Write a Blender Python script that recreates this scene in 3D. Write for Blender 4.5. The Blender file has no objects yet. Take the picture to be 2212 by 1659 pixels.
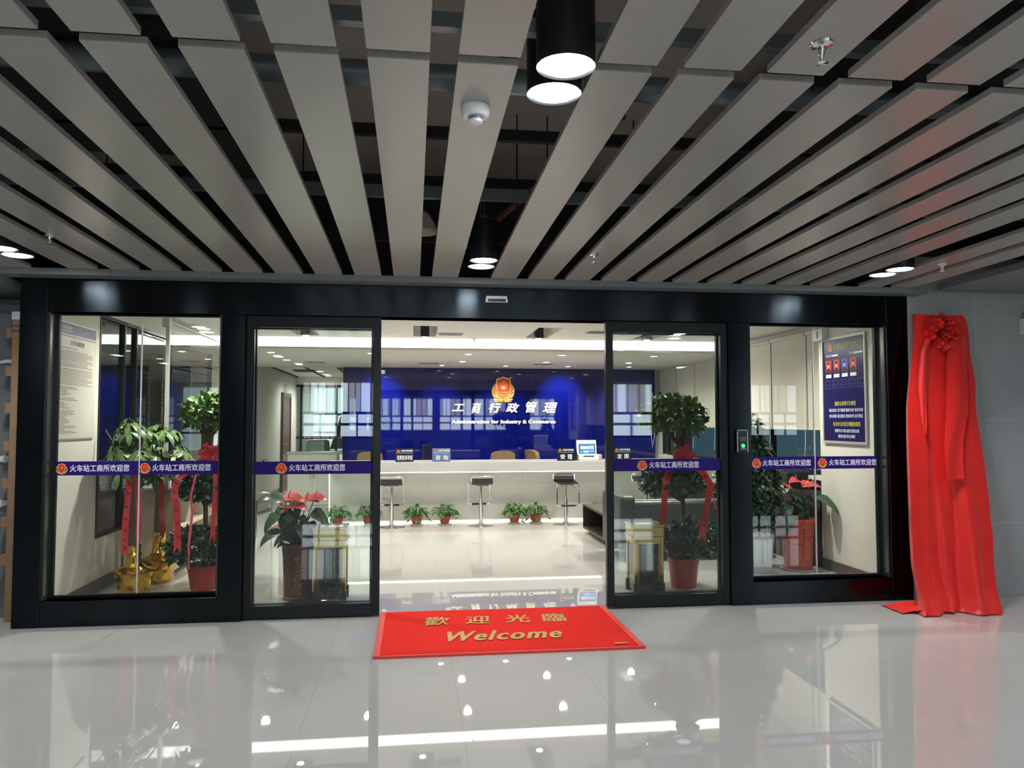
import bpy, bmesh, math, random
from mathutils import Vector, Matrix
from math import sin, cos, pi, radians, sqrt

random.seed(7)
SC = bpy.context.scene
COL = SC.collection

# ------------------------------------------------------------------ camera
cam_d = bpy.data.cameras.new('camera')
cam_d.sensor_fit = 'HORIZONTAL'; cam_d.sensor_width = 36.0
cam_d.lens = 36.0 * 1669.8 / 2212.0
cam_d.clip_start = 0.05; cam_d.clip_end = 100
cam = bpy.data.objects.new('camera', cam_d); COL.objects.link(cam)
cam.location = (0, -6.0646, 1.5)
cam.rotation_euler = (pi / 2 + 0.0475, 0.0005, -0.1274)
SC.camera = cam

# ------------------------------------------------------------------ world, exposure
w = bpy.data.worlds.new('world'); SC.world = w; w.use_nodes = True
w.node_tree.nodes['Background'].inputs[0].default_value = (0.6, 0.7, 0.8, 1)
w.node_tree.nodes['Background'].inputs[1].default_value = 0.02
SC.view_settings.view_transform = 'Standard'
SC.view_settings.look = 'None'
SC.view_settings.exposure = 0.24
SC.view_settings.gamma = 1.0
SC.view_settings.use_curve_mapping = False
SC.cycles.transparent_max_bounces = 24
SC.cycles.max_bounces = 7
SC.cycles.diffuse_bounces = 3
SC.cycles.glossy_bounces = 4

HALL_LAMP_W = 50.0     # each lamp of a twin fitting
DOWNLIGHT_W = 60.0
SPOT_W = 100.0
COVE_STRENGTH = 5.0
DAY = 6.0              # hall windows behind the camera

# ------------------------------------------------------------------ materials
def mat(name, col, rough=0.5, metal=0.0, spec=0.5, emit=None, es=0.0, noise=None, bump=None, coat=0.0, ior=1.5, sheen=0.0, aniso=0.0):
    m = bpy.data.materials.new(name); m.use_nodes = True
    nt = m.node_tree; b = nt.nodes['Principled BSDF']
    b.inputs['Base Color'].default_value = (*col, 1)
    b.inputs['Roughness'].default_value = rough
    b.inputs['Metallic'].default_value = metal
    b.inputs['Specular IOR Level'].default_value = spec
    b.inputs['IOR'].default_value = ior
    b.inputs['Coat Weight'].default_value = coat
    b.inputs['Coat Roughness'].default_value = 0.03
    b.inputs['Sheen Weight'].default_value = sheen
    b.inputs['Anisotropic'].default_value = aniso
    if emit:
        b.inputs['Emission Color'].default_value = (*emit, 1)
        b.inputs['Emission Strength'].default_value = es
    if noise or bump:
        tc = nt.nodes.new('ShaderNodeNewGeometry')
    if noise:
        sc, amt = noise[:2]
        n = nt.nodes.new('ShaderNodeTexNoise'); n.inputs['Scale'].default_value = sc; n.inputs['Detail'].default_value = 5
        nt.links.new(tc.outputs['Position'], n.inputs['Vector'])
        mx = nt.nodes.new('ShaderNodeMix'); mx.data_type = 'RGBA'
        lo = noise[2] if len(noise) > 2 else tuple(max(0, c * (1 - amt)) for c in col)
        mx.inputs[6].default_value = (*lo, 1)
        mx.inputs[7].default_value = (*[min(1, c * (1 + amt)) for c in col], 1)
        nt.links.new(n.outputs['Fac'], mx.inputs[0]); nt.links.new(mx.outputs[2], b.inputs['Base Color'])
    if bump:
        n2 = nt.nodes.new('ShaderNodeTexNoise'); n2.inputs['Scale'].default_value = bump[0]; n2.inputs['Detail'].default_value = 4
        nt.links.new(tc.outputs['Position'], n2.inputs['Vector'])
        bp = nt.nodes.new('ShaderNodeBump'); bp.inputs['Strength'].default_value = bump[1]; bp.inputs['Distance'].default_value = 0.01
        nt.links.new(n2.outputs['Fac'], bp.inputs['Height']); nt.links.new(bp.outputs['Normal'], b.inputs['Normal'])
    return m

def emis(name, col, s):
    m = bpy.data.materials.new(name); m.use_nodes = True
    nt = m.node_tree; nt.nodes.clear()
    e = nt.nodes.new('ShaderNodeEmission'); e.inputs[0].default_value = (*col, 1); e.inputs[1].default_value = s
    o = nt.nodes.new('ShaderNodeOutputMaterial'); nt.links.new(e.outputs[0], o.inputs[0])
    return m

def glass(name, tint=(0.95, 0.98, 0.97), ior=1.5, boost=1.0):
    # sheet glass: clear transmission plus Fresnel mirror on the outer faces
    m = bpy.data.materials.new(name); m.use_nodes = True
    nt = m.node_tree; nt.nodes.clear(); N = nt.nodes.new; L = nt.links.new
    t = N('ShaderNodeBsdfTransparent'); t.inputs[0].default_value = (*tint, 1)
    g = N('ShaderNodeBsdfGlossy'); g.inputs['Roughness'].default_value = 0.0; g.inputs[0].default_value = (1, 1, 1, 1)
    fr = N('ShaderNodeFresnel'); fr.inputs[0].default_value = ior
    geo = N('ShaderNodeNewGeometry')
    inv = N('ShaderNodeMath'); inv.operation = 'SUBTRACT'; inv.inputs[0].default_value = 1; L(geo.outputs['Backfacing'], inv.inputs[1])
    mu = N('ShaderNodeMath'); mu.operation = 'MULTIPLY'; L(fr.outputs[0], mu.inputs[0]); L(inv.outputs[0], mu.inputs[1])
    m2 = N('ShaderNodeMath'); m2.operation = 'MULTIPLY'; m2.use_clamp = True; L(mu.outputs[0], m2.inputs[0]); m2.inputs[1].default_value = boost
    mx = N('ShaderNodeMixShader'); L(m2.outputs[0], mx.inputs[0]); L(t.outputs[0], mx.inputs[1]); L(g.outputs[0], mx.inputs[2])
    o = N('ShaderNodeOutputMaterial'); L(mx.outputs[0], o.inputs[0])
    return m

def grid_mat(name, base, seam, axes, period, origin, width, rough, noise_amt=0.06, noise_scale=1.5, speck=None, spec=0.5, ior=1.5, bump=0.0):
    """tiles: seam lines every `period` along the two world axes"""
    m = bpy.data.materials.new(name); m.use_nodes = True
    nt = m.node_tree; N = nt.nodes.new; L = nt.links.new
    b = nt.nodes['Principled BSDF']; b.inputs['Roughness'].default_value = rough
    b.inputs['Specular IOR Level'].default_value = spec; b.inputs['IOR'].default_value = ior
    geo = N('ShaderNodeNewGeometry'); sep = N('ShaderNodeSeparateXYZ'); L(geo.outputs['Position'], sep.inputs[0])
    def M(op, a, bb=None, c=None):
        n = N('ShaderNodeMath'); n.operation = op
        for i, x in enumerate((a, bb, c)):
            if x is None: continue
            if isinstance(x, (int, float)): n.inputs[i].default_value = x
            else: L(x, n.inputs[i])
        return n.outputs[0]
    ds = []
    for ax, p, o in zip(axes, period, origin):
        x = M('DIVIDE', M('SUBTRACT', sep.outputs[ax], o), p)
        f = M('FRACT', x)
        d = M('MULTIPLY', M('MINIMUM', f, M('SUBTRACT', 1.0, f)), p)
        ds.append(d)
    d = ds[0] if len(ds) == 1 else M('MINIMUM', ds[0], ds[1])
    s = M('LESS_THAN', d, width)
    n = N('ShaderNodeTexNoise'); n.inputs['Scale'].default_value = noise_scale; n.inputs['Detail'].default_value = 6
    L(geo.outputs['Position'], n.inputs['Vector'])
    mx = N('ShaderNodeMix'); mx.data_type = 'RGBA'
    mx.inputs[6].default_value = (*[c * (1 - noise_amt) for c in base], 1); mx.inputs[7].default_value = (*[min(1, c * (1 + noise_amt)) for c in base], 1)
    L(n.outputs['Fac'], mx.inputs[0]); out = mx.outputs[2]
    if speck:
        n2 = N('ShaderNodeTexNoise'); n2.inputs['Scale'].default_value = speck[0]; n2.inputs['Detail'].default_value = 3
        L(geo.outputs['Position'], n2.inputs['Vector'])
        mr = N('ShaderNodeMapRange'); mr.inputs[1].default_value = 0.35; mr.inputs[2].default_value = 0.65
        mr.inputs[3].default_value = 1 - speck[1]; mr.inputs[4].default_value = 1 + speck[1]
        L(n2.outputs['Fac'], mr.inputs[0])
        mm = N('ShaderNodeMix'); mm.data_type = 'RGBA'; mm.blend_type = 'MULTIPLY'; mm.inputs[0].default_value = 1
        L(out, mm.inputs[6]); L(mr.outputs[0], mm.inputs[7]); out = mm.outputs[2]
    m2 = N('ShaderNodeMix'); m2.data_type = 'RGBA'; L(s, m2.inputs[0]); L(out, m2.inputs[6]); m2.inputs[7].default_value = (*seam, 1)
    L(m2.outputs[2], b.inputs['Base Color'])
    return m

M = {}
M['floor'] = grid_mat('polished_tile', (0.47, 0.46, 0.435), (0.27, 0.26, 0.245), (0, 1), (0.785, 0.785), (0.25, -2.32), 0.0009, 0.02, 0.05, 1.3, ior=1.8)
M['granite'] = grid_mat('grey_granite', (0.36, 0.38, 0.38), (0.46, 0.48, 0.48), (0, 2), (1.35, 0.881), (3.45, 0.626), 0.003, 0.45, 0.10, 6, speck=(140, 0.35))
M['wall'] = mat('warm_white_paint', (0.72, 0.69, 0.62), 0.6, noise=(2.0, 0.03))
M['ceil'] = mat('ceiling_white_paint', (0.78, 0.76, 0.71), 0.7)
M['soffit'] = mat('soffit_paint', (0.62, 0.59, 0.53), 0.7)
M['skirt'] = mat('dark_grey_skirting', (0.10, 0.095, 0.085), 0.3)
M['frame'] = mat('black_gloss_steel', (0.024, 0.030, 0.034), 0.18, 1.0, 0.5, noise=(1.2, 0.2), aniso=0.85)
_n = M['frame'].node_tree; _c = _n.nodes.new('ShaderNodeCombineXYZ'); _c.inputs[2].default_value = 1
_n.links.new(_c.outputs[0], _n.nodes['Principled BSDF'].inputs['Tangent'])
M['frame2'] = mat('black_satin_aluminium', (0.008, 0.011, 0.0125), 0.28, 0.0, 0.25, noise=(3, 0.1))
M['steel'] = mat('brushed_reveal_steel', (0.16, 0.16, 0.15), 0.22, 0.8)
M['trim'] = mat('grey_ceiling_trim', (0.17, 0.195, 0.20), 0.4, noise=(4, 0.05))
M['slat'] = mat('grey_painted_slat', (0.34, 0.335, 0.315), 0.25, 0.0, 0.6, noise=(7, 0.05))
M['slab'] = mat('raw_slab', (0.45, 0.425, 0.385), 0.9, noise=(1.2, 0.25))
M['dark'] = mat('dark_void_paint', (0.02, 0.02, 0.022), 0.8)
M['galv'] = mat('galvanised_steel', (0.20, 0.24, 0.26), 0.4, 0.6)
M['rust'] = mat('primer_red_pipe', (0.16, 0.075, 0.05), 0.6)
M['glass'] = glass('clear_glass')
M['glass_dark'] = glass('office_glass', (0.75, 0.80, 0.80), 1.6, 1.6)
M['edge'] = mat('glass_edge_joint', (0.62, 0.64, 0.62), 0.3)
M['navy'] = mat('navy_decal', (0.022, 0.008, 0.15), 0.5, spec=0.15)
M['white_ink'] = mat('white_lettering', (0.72, 0.70, 0.85), 0.4)
M['white'] = mat('white_plastic', (0.75, 0.76, 0.78), 0.35)
M['ivory'] = mat('cream_raised_letters', (0.86, 0.84, 0.76), 0.3)
M['gold'] = mat('gold_emblem', (0.85, 0.52, 0.14), 0.28, 0.75)
M['gold_ink'] = mat('gold_printed', (0.86, 0.45, 0.10), 0.4)
M['red_ink'] = mat('red_emblem_enamel', (0.68, 0.03, 0.02), 0.3)
M['blue'] = mat('cobalt_lacquered_glass', (0.0025, 0.005, 0.115), 0.02, 0.0, 0.65, ior=1.55)
M['counter'] = mat('white_counter_panel', (0.66, 0.66, 0.60), 0.35, noise=(1.5, 0.04))
M['countertop'] = mat('grey_counter_top', (0.50, 0.51, 0.49), 0.22)
M['led'] = emis('led_strip', (1.0, 0.95, 0.82), 5.0)
M['cove'] = emis('cove_diffuser', (1.0, 0.97, 0.90), COVE_STRENGTH)
M['lens'] = emis('lamp_lens', (0.94, 0.96, 1.0), 45.0)
M['lens_warm'] = emis('downlight_lens', (1.0, 0.96, 0.88), 14.0)
M['black'] = mat('black_plastic', (0.012, 0.013, 0.014), 0.35)
M['blackcan'] = mat('black_lamp_housing', (0.010, 0.012, 0.013), 0.4)
M['chrome'] = mat('chrome', (0.78, 0.78, 0.77), 0.10, 1.0)
M['seat'] = mat('black_seat_leather', (0.018, 0.016, 0.015), 0.4)
M['brown_chair'] = mat('tan_leather', (0.24, 0.15, 0.075), 0.5)
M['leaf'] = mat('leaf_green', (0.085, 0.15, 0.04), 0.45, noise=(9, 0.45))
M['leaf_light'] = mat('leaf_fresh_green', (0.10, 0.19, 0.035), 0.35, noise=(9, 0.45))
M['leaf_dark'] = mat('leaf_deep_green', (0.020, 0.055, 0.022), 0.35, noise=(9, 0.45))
M['leaf_pothos'] = mat('pothos_green', (0.05, 0.15, 0.02), 0.35, noise=(12, 0.5))
M['bark'] = mat('bark_brown', (0.075, 0.05, 0.035), 0.8, noise=(30, 0.4))
M['bark_grey'] = mat('bark_grey', (0.16, 0.12, 0.085), 0.8, noise=(25, 0.4))
M['soil'] = mat('dark_soil', (0.025, 0.018, 0.012), 0.95)
M['pot_red'] = mat('red_plastic_pot', (0.42, 0.035, 0.03), 0.4)
M['pot_terracotta'] = mat('small_red_pot', (0.40, 0.085, 0.06), 0.5)
M['vase_brown'] = mat('brown_ceramic_vase', (0.13, 0.032, 0.025), 0.25, noise=(5, 0.2))
M['vase_red'] = mat('red_ceramic_vase', (0.45, 0.075, 0.05), 0.25, noise=(5, 0.2))
M['vase_mark'] = mat('vase_script_gilding', (0.42, 0.22, 0.11), 0.4)
M['vase_groove'] = mat('vase_dark_groove', (0.25, 0.02, 0.015), 0.4)
M['pot_white'] = mat('white_ceramic', (0.60, 0.64, 0.66), 0.2)
M['foil'] = mat('gold_foil', (0.80, 0.50, 0.08), 0.17, 1.0)
M['ribbon'] = mat('red_satin_ribbon', (0.62, 0.025, 0.03), 0.35, sheen=0.3)
M['ribbon_pink'] = mat('pink_ribbon', (0.70, 0.10, 0.14), 0.35)
M['ink'] = mat('black_ink', (0.03, 0.012, 0.012), 0.6)
M['flower'] = mat('anthurium_red', (0.52, 0.04, 0.05), 0.3)
M['spadix'] = mat('spadix_yellow', (0.62, 0.42, 0.12), 0.5)
M['drape'] = mat('red_satin_cloth', (0.78, 0.016, 0.011), 0.40, 0.0, 0.4, sheen=0.15)
M['mat'] = mat('red_carpet_loop', (0.74, 0.022, 0.014), 0.9, spec=0.15, noise=(60, 0.10), bump=(260, 0.5))
M['mat_edge'] = mat('red_rubber_edge', (0.72, 0.07, 0.06), 0.6)
M['mat_ink'] = mat('tan_carpet_inlay', (0.52, 0.36, 0.14), 0.9, spec=0.15)
M['brass'] = mat('polished_brass', (0.46, 0.30, 0.105), 0.20, 1.0)
def marble():
    m = mat('black_marble', (0.015, 0.018, 0.02), 0.12); nt = m.node_tree
    g = nt.nodes.new('ShaderNodeNewGeometry'); n = nt.nodes.new('ShaderNodeTexNoise'); n.inputs['Scale'].default_value = 7; n.inputs['Detail'].default_value = 6; n.inputs['Distortion'].default_value = 2.0
    nt.links.new(g.outputs['Position'], n.inputs['Vector'])
    r = nt.nodes.new('ShaderNodeValToRGB'); e = r.color_ramp.elements
    e[0].position = 0.485; e[0].color = (0.012, 0.015, 0.018, 1); e[1].position = 0.515; e[1].color = (0.012, 0.015, 0.018, 1)
    k = e.new(0.5); k.color = (0.16, 0.15, 0.13, 1)
    nt.links.new(n.outputs['Fac'], r.inputs[0]); nt.links.new(r.outputs[0], nt.nodes['Principled BSDF'].inputs['Base Color'])
    return m
M['marble'] = marble()
M['wenge'] = mat('dark_wenge_wood', (0.036, 0.024, 0.019), 0.4, noise=(14, 0.25))
M['wenge_in'] = mat('dark_wood_inside', (0.022, 0.014, 0.011), 0.5)
M['leather'] = mat('charcoal_leather', (0.032, 0.034, 0.034), 0.4)
M['sofa_trim'] = mat('sofa_light_piping', (0.22, 0.22, 0.21), 0.4)
M['beige'] = mat('beige_laminate', (0.62, 0.50, 0.38), 0.45, noise=(20, 0.04))
M['beige_in'] = mat('pale_laminate', (0.66, 0.57, 0.45), 0.5)
M['desktop'] = mat('grey_desk_top', (0.36, 0.35, 0.33), 0.3)
M['poster'] = mat('cream_poster', (0.68, 0.64, 0.56), 0.3)
M['poster_navy'] = mat('poster_navy', (0.05, 0.045, 0.17), 0.3)
M['poster_ink'] = mat('poster_grey_ink', (0.20, 0.18, 0.16), 0.5)
M['poster_red_ink'] = mat('poster_faded_red_ink', (0.42, 0.22, 0.19), 0.5)
M['board_navy'] = mat('board_navy', (0.012, 0.010, 0.072), 0.22)
M['board_line'] = mat('board_pale_lines', (0.07, 0.07, 0.22), 0.3)
M['board_yellow'] = mat('board_yellow', (0.62, 0.55, 0.05), 0.4)
M['photo_red'] = mat('portrait_red_ground', (0.55, 0.05, 0.04), 0.4)
M['photo_blue'] = mat('portrait_blue_ground', (0.05, 0.12, 0.40), 0.4)
M['skin'] = mat('portrait_skin', (0.55, 0.34, 0.26), 0.5)
M['alu'] = mat('silver_frame', (0.55, 0.54, 0.50), 0.35, 0.4)
M['blind'] = mat('roller_blind_cream', (0.62, 0.58, 0.48), 0.7)
M['venetian'] = mat('dark_venetian', (0.05, 0.055, 0.05), 0.45)
M['venetian_pale'] = mat('pale_venetian', (0.45, 0.50, 0.49), 0.5)
M['wood'] = mat('raw_pine', (0.26, 0.16, 0.085), 0.75, noise=(9, 0.3))
M['stone_slab'] = mat('grey_stone_sheet', (0.13, 0.145, 0.15), 0.5, noise=(40, 0.12))
M['foam'] = mat('white_foam', (0.6, 0.6, 0.6), 0.8)
M['door_brown'] = mat('red_brown_door', (0.12, 0.035, 0.028), 0.35)
M['teal'] = emis('dusk_sky', (0.040, 0.075, 0.095), 1.0)
M['curtain'] = emis('daylit_curtain', (0.72, 0.86, 0.90), 0.9)
M['green_lit'] = emis('green_exit_light', (0.05, 0.9, 0.25), 1.2)
M['green_led'] = emis('fingerprint_green', (0.03, 1.0, 0.15), 2.5)
M['screen_blue'] = emis('screen_blue', (0.06, 0.32, 0.85), 1.1)
M['screen_white'] = emis('screen_white', (0.85, 0.92, 1.0), 1.1)
M['sign_dark'] = mat('dark_acrylic', (0.012, 0.014, 0.03), 0.15)
M['sign_reflect'] = mat('acrylic_blue_reflection', (0.12, 0.20, 0.36), 0.15)  # dark acrylic with its pale blue reflection put into the base colour
M['sign_clear'] = glass('clear_acrylic', (0.80, 0.85, 0.9))
M['day'] = emis('daylight_pane', (0.80, 0.92, 1.0), DAY)
M['hall'] = mat('hall_wall_grey', (0.22, 0.22, 0.22), 0.7)

# ------------------------------------------------------------------ mesh helper
class Fr:
    def __init__(s, o, ex, ey, en): s.o, s.ex, s.ey, s.en = Vector(o), Vector(ex), Vector(ey), Vector(en)
    def p(s, x, y, d=0.0): return s.o + s.ex * x + s.ey * y + s.en * d
def front(y=0, x=0, z=0): return Fr((x, y, z), (1, 0, 0), (0, 0, 1), (0, -1, 0))
def leftwall(x, y=0, z=0): return Fr((x, y, z), (0, 1, 0), (0, 0, 1), (1, 0, 0))
def rightwall(x, y=0, z=0): return Fr((x, y, z), (0, -1, 0), (0, 0, 1), (-1, 0, 0))
def ground(z=0, x=0, y=0): return Fr((x, y, z), (1, 0, 0), (0, 1, 0), (0, 0, 1))

_tc = {}
def text_geo(body, offset=0.0, shear=0.0, spacing=1.0):
    k = (body, offset, shear, spacing)
    if k not in _tc:
        c = bpy.data.curves.new('lettering_curve', 'FONT'); c.body = body; c.size = 1; c.offset = offset; c.shear = shear; c.space_character = spacing
        c.resolution_u = 3; c.fill_mode = 'FRONT'
        o = bpy.data.objects.new('lettering_curve', c); COL.objects.link(o)
        dg = bpy.context.evaluated_depsgraph_get()
        me = bpy.data.meshes.new_from_object(o.evaluated_get(dg))
        vs = [v.co.copy() for v in me.vertices]; fs = [tuple(p.vertices) for p in me.polygons]
        bpy.data.objects.remove(o); bpy.data.curves.remove(c); bpy.data.meshes.remove(me)
        xs = [v.x for v in vs]; ys = [v.y for v in vs]
        _tc[k] = (vs, fs, min(xs), max(xs), min(ys), max(ys))
    return _tc[k]

class MB:
    def __init__(s): s.v = []; s.f = []; s.mi = []; s.cur = 0
    def add(s, vs, fs):
        b = len(s.v); s.v.extend([Vector(v) for v in vs])
        for f in fs: s.f.append(tuple(b + i for i in f)); s.mi.append(s.cur)
        return s
    def box(s, x0, x1, y0, y1, z0, z1):
        return s.add([(x0,y0,z0),(x1,y0,z0),(x1,y1,z0),(x0,y1,z0),(x0,y0,z1),(x1,y0,z1),(x1,y1,z1),(x0,y1,z1)],
                     [(0,3,2,1),(4,5,6,7),(0,1,5,4),(1,2,6,5),(2,3,7,6),(3,0,4,7)])
    def obox(s, c, ax, h):
        c = Vector(c); a = [Vector(x) * k for x, k in zip(ax, h)]
        vs = []
        for k in (-1, 1):
            for i, j in ((-1,-1),(1,-1),(1,1),(-1,1)): vs.append(c + a[0]*i + a[1]*j + a[2]*k)
        return s.add(vs, [(0,3,2,1),(4,5,6,7),(0,1,5,4),(1,2,6,5),(2,3,7,6),(3,0,4,7)])
    def bar(s, p0, p1, wd, th, up=(0,0,1)):
        p0, p1 = Vector(p0), Vector(p1); d = (p1-p0); L = d.length; d.normalize()
        u = Vector(up); a = d.cross(u)
        if a.length < 1e-4: a = d.cross(Vector((1,0,0)))
        a.normalize(); b = a.cross(d)
        return s.obox((p0+p1)/2, (a, b, d), (wd/2, th/2, L/2))
    def tube(s, pts, r, seg=8, closed=False, caps=True):
        pts = [Vector(p) for p in pts]; n = len(pts)
        rs = r if isinstance(r, (list, tuple)) else [r]*n
        tans = []
        for i in range(n):
            a = pts[i-1] if (i > 0 or closed) else pts[i]; b = pts[(i+1) % n] if (i < n-1 or closed) else pts[i]
            t = b-a; tans.append(t.normalized() if t.length > 1e-9 else Vector((0,0,1)))
        u = tans[0].orthogonal().normalized(); vs = []
        for i in range(n):
            t = tans[i]; u = (u - t*u.dot(t))
            u = u.normalized() if u.length > 1e-6 else t.orthogonal().normalized()
            w2 = t.cross(u)
            for k in range(seg):
                a = 2*pi*k/seg; vs.append(pts[i] + (u*cos(a) + w2*sin(a))*rs[i])
        fs = []
        for i in range(n if closed else n-1):
            j = (i+1) % n
            for k in range(seg): fs.append((i*seg+k, i*seg+(k+1)%seg, j*seg+(k+1)%seg, j*seg+k))
        if caps and not closed:
            fs.append(tuple(range(seg))[::-1]); fs.append(tuple((n-1)*seg+k for k in range(seg)))
        return s.add(vs, fs)
    def cyl(s, p0, p1, r0, r1=None, seg=20): return s.tube([p0, p1], [r0, r0 if r1 is None else r1], seg)
    def lathe(s, prof, c=(0,0,0), seg=28, jit=0.0, rnd=None, cap=True):
        vs = []; fs = []
        for r, z in prof:
            for k in range(seg):
                a = 2*pi*k/seg; rr = r*(1 + (rnd.uniform(-jit, jit) if jit else 0)); zz = z + (rnd.uniform(-jit, jit)*0.06 if jit else 0)
                vs.append((c[0]+rr*cos(a), c[1]+rr*sin(a), c[2]+zz))
        for i in range(len(prof)-1):
            for k in range(seg): fs.append((i*seg+k, i*seg+(k+1)%seg, (i+1)*seg+(k+1)%seg, (i+1)*seg+k))
        if cap:
            fs.append(tuple(range(seg))[::-1]); fs.append(tuple((len(prof)-1)*seg+k for k in range(seg)))
        return s.add(vs, fs)
    def poly(s, pts, fr, d0=0.0, d1=0.002):
        n = len(pts)
        ar = sum(pts[i][0]*pts[(i+1)%n][1]-pts[(i+1)%n][0]*pts[i][1] for i in range(n))
        if ar < 0: pts = pts[::-1]
        vs = [fr.p(x, y, d0) for x, y in pts] + [fr.p(x, y, d1) for x, y in pts]
        fs = [tuple(range(n))[::-1], tuple(range(n, 2*n))] + [(i, (i+1)%n, n+(i+1)%n, n+i) for i in range(n)]
        return s.add(vs, fs)
    def rect(s, x0, x1, y0, y1, fr, d0=0.0, d1=0.002): return s.poly([(x0,y0),(x1,y0),(x1,y1),(x0,y1)], fr, d0, d1)
    def disc(s, cx, cy, r, fr, d0=0, d1=.002, seg=20, ry=None):
        return s.poly([(cx+r*cos(2*pi*k/seg), cy+(ry or r)*sin(2*pi*k/seg)) for k in range(seg)], fr, d0, d1)
    def text(s, body, fr, x0, x1, y0, y1, d=0.002, offset=0.0, shear=0.0, spacing=1.0, bold=0.0):
        if bold:
            for i, (dx, dy) in enumerate(((0, 0), (bold, 0), (-bold, 0), (0, bold), (0, -bold), (bold*.7, bold*.7), (-bold*.7, bold*.7), (bold*.7, -bold*.7), (-bold*.7, -bold*.7))):
                s.text(body, fr, x0+bold+dx, x1-bold+dx, y0+bold+dy, y1-bold+dy, d+i*1e-5, offset, shear, spacing)
            return s
        vs, fs, a, b, c, e = text_geo(body, offset, shear, spacing)
        kx = (x1-x0)/(b-a); ky = (y1-y0)/(e-c)
        return s.add([fr.p(x0+(v.x-a)*kx, y0+(v.y-c)*ky, d) for v in vs], fs)
    def grid(s, fn, nu, nv, wrap=False):
        vs = [fn(i/(nu if wrap else nu), j/nv) for j in range(nv+1) for i in range(nu+(0 if wrap else 1))]
        w_ = nu + (0 if wrap else 1); fs = []
        for j in range(nv):
            for i in range(nu):
                i2 = (i+1) % w_; fs.append((j*w_+i, j*w_+i2, (j+1)*w_+i2, (j+1)*w_+i))
        return s.add(vs, fs)
    def leaf(s, p, d, up, L, W, droop=0.3, shape='oval', fold=0.25, seg=4):
        p = Vector(p); d = Vector(d).normalized(); up = Vector(up)
        side = d.cross(up)
        side = side.normalized() if side.length > 1e-5 else d.orthogonal().normalized()
        n = side.cross(d).normalized()
        vs = []; rows = []
        pos = p.copy(); ang = 0.0
        for i in range(seg+1):
            t = i/seg
            if shape == 'oval': hw = W/2*max(0.06, sin(pi*min(1, t**0.85)))
            elif shape == 'heart': hw = W/2*max(0.03, (1-t)**0.75*(1.25 if t > 0.02 else 0.75))
            else: hw = W/2*max(0.05, sin(pi*min(1, t**1.25)))
            if i == seg: hw = W*0.015
            a = droop*t*t*1.4
            dirn = (d*cos(a) - n*sin(a)); nn = (n*cos(a) + d*sin(a))
            if i > 0: pos = pos + dirn*(L/seg)
            rows.append((pos - side*hw + nn*hw*fold, pos.copy(), pos + side*hw + nn*hw*fold))
        b = []
        for r in rows: b.extend(r)
        fs = []
        for i in range(seg):
            k = i*3; fs += [(k, k+1, k+4, k+3), (k+1, k+2, k+5, k+4)]
        return s.add(b, fs)
    def build(s, name, mats, parent=None, smooth=True, loc=None, bevel=0.0, label=None, ang=40):
        me = bpy.data.meshes.new(name)
        if loc is not None and parent is None:
            l = Vector(loc); s.v = [v-l for v in s.v]
        assert all(0 <= i < len(s.v) for f in s.f for i in f), name
        me.from_pydata([tuple(v) for v in s.v], [], s.f)
        assert len(me.polygons) == len(s.mi), name
        ml = mats if isinstance(mats, (list, tuple)) else [mats]
        for m in ml: me.materials.append(M[m] if isinstance(m, str) else m)
        if len(ml) > 1: me.polygons.foreach_set('material_index', s.mi)
        if smooth:
            me.polygons.foreach_set('use_smooth', [True]*len(me.polygons)); me.set_sharp_from_angle(angle=radians(ang))
        me.update()
        o = bpy.data.objects.new(name, me); COL.objects.link(o)
        if parent: o.parent = parent
        elif loc is not None: o.location = loc
        if bevel:
            b = o.modifiers.new('Bevel', 'BEVEL'); b.width = bevel; b.segments = 2; b.limit_method = 'ANGLE'
        if label: o['label'] = label
        return o

def thing(name, label, cat, loc=(0,0,0), rz=0.0, group=None):
    o = bpy.data.objects.new(name, None); COL.objects.link(o)
    o.location = loc; o.rotation_euler = (0,0,rz); o.empty_display_size = 0.1
    return tag(o, label, cat, group)
def tag(o, label, cat, group=None):
    o['label'] = label; o['category'] = cat
    if group: o['group'] = group
    return o
def struct(name, mb, m, loc=None, smooth=False, bevel=0.0, label=None, cat=None):
    o = mb.build(name, m, None, smooth, loc, bevel); o['kind'] = 'structure'
    if label: o['label'] = label
    if cat: o['category'] = cat
    return o
def sthing(name, label, cat, loc=(0,0,0)):
    o = thing(name, label, cat, loc); o['kind'] = 'structure'; return o
def copy_tree(o, parent=None):
    c = o.copy(); COL.objects.link(c)
    if parent is not None: c.parent = parent
    for ch in list(o.children): copy_tree(ch, c)
    return c
def lamp(name, kind, parent, loc, W, col=(1,1,1), size=0.05, spot=120, blend=0.6, rot=(0,0,0), sy=None):
    d = bpy.data.lights.new(name, kind); d.energy = W; d.color = col
    if kind == 'SPOT': d.spot_size = radians(spot); d.spot_blend = blend; d.shadow_soft_size = size
    elif kind == 'AREA':
        d.size = size
        if sy: d.shape = 'RECTANGLE'; d.size_y = sy
    else: d.shadow_soft_size = size
    o = bpy.data.objects.new(name, d); COL.objects.link(o); o.location = loc; o.rotation_euler = rot
    if parent: o.parent = parent
    return o

ORD = ['', 'first', 'second', 'third', 'fourth', 'fifth', 'sixth', 'seventh', 'eighth', 'ninth', 'tenth', 'eleventh', 'twelfth', 'thirteenth', 'fourteenth', 'fifteenth']

# ================================================================== SHELL
XL, XR = -2.75, 4.15            # inner faces of the office side walls
YB = 7.3                        # blue feature wall
struct('floor', MB().box(-7, 12, -14, 16, -0.15, 0), 'floor', label='polished light grey tile floor running through hall and office', cat='floor')
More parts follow.
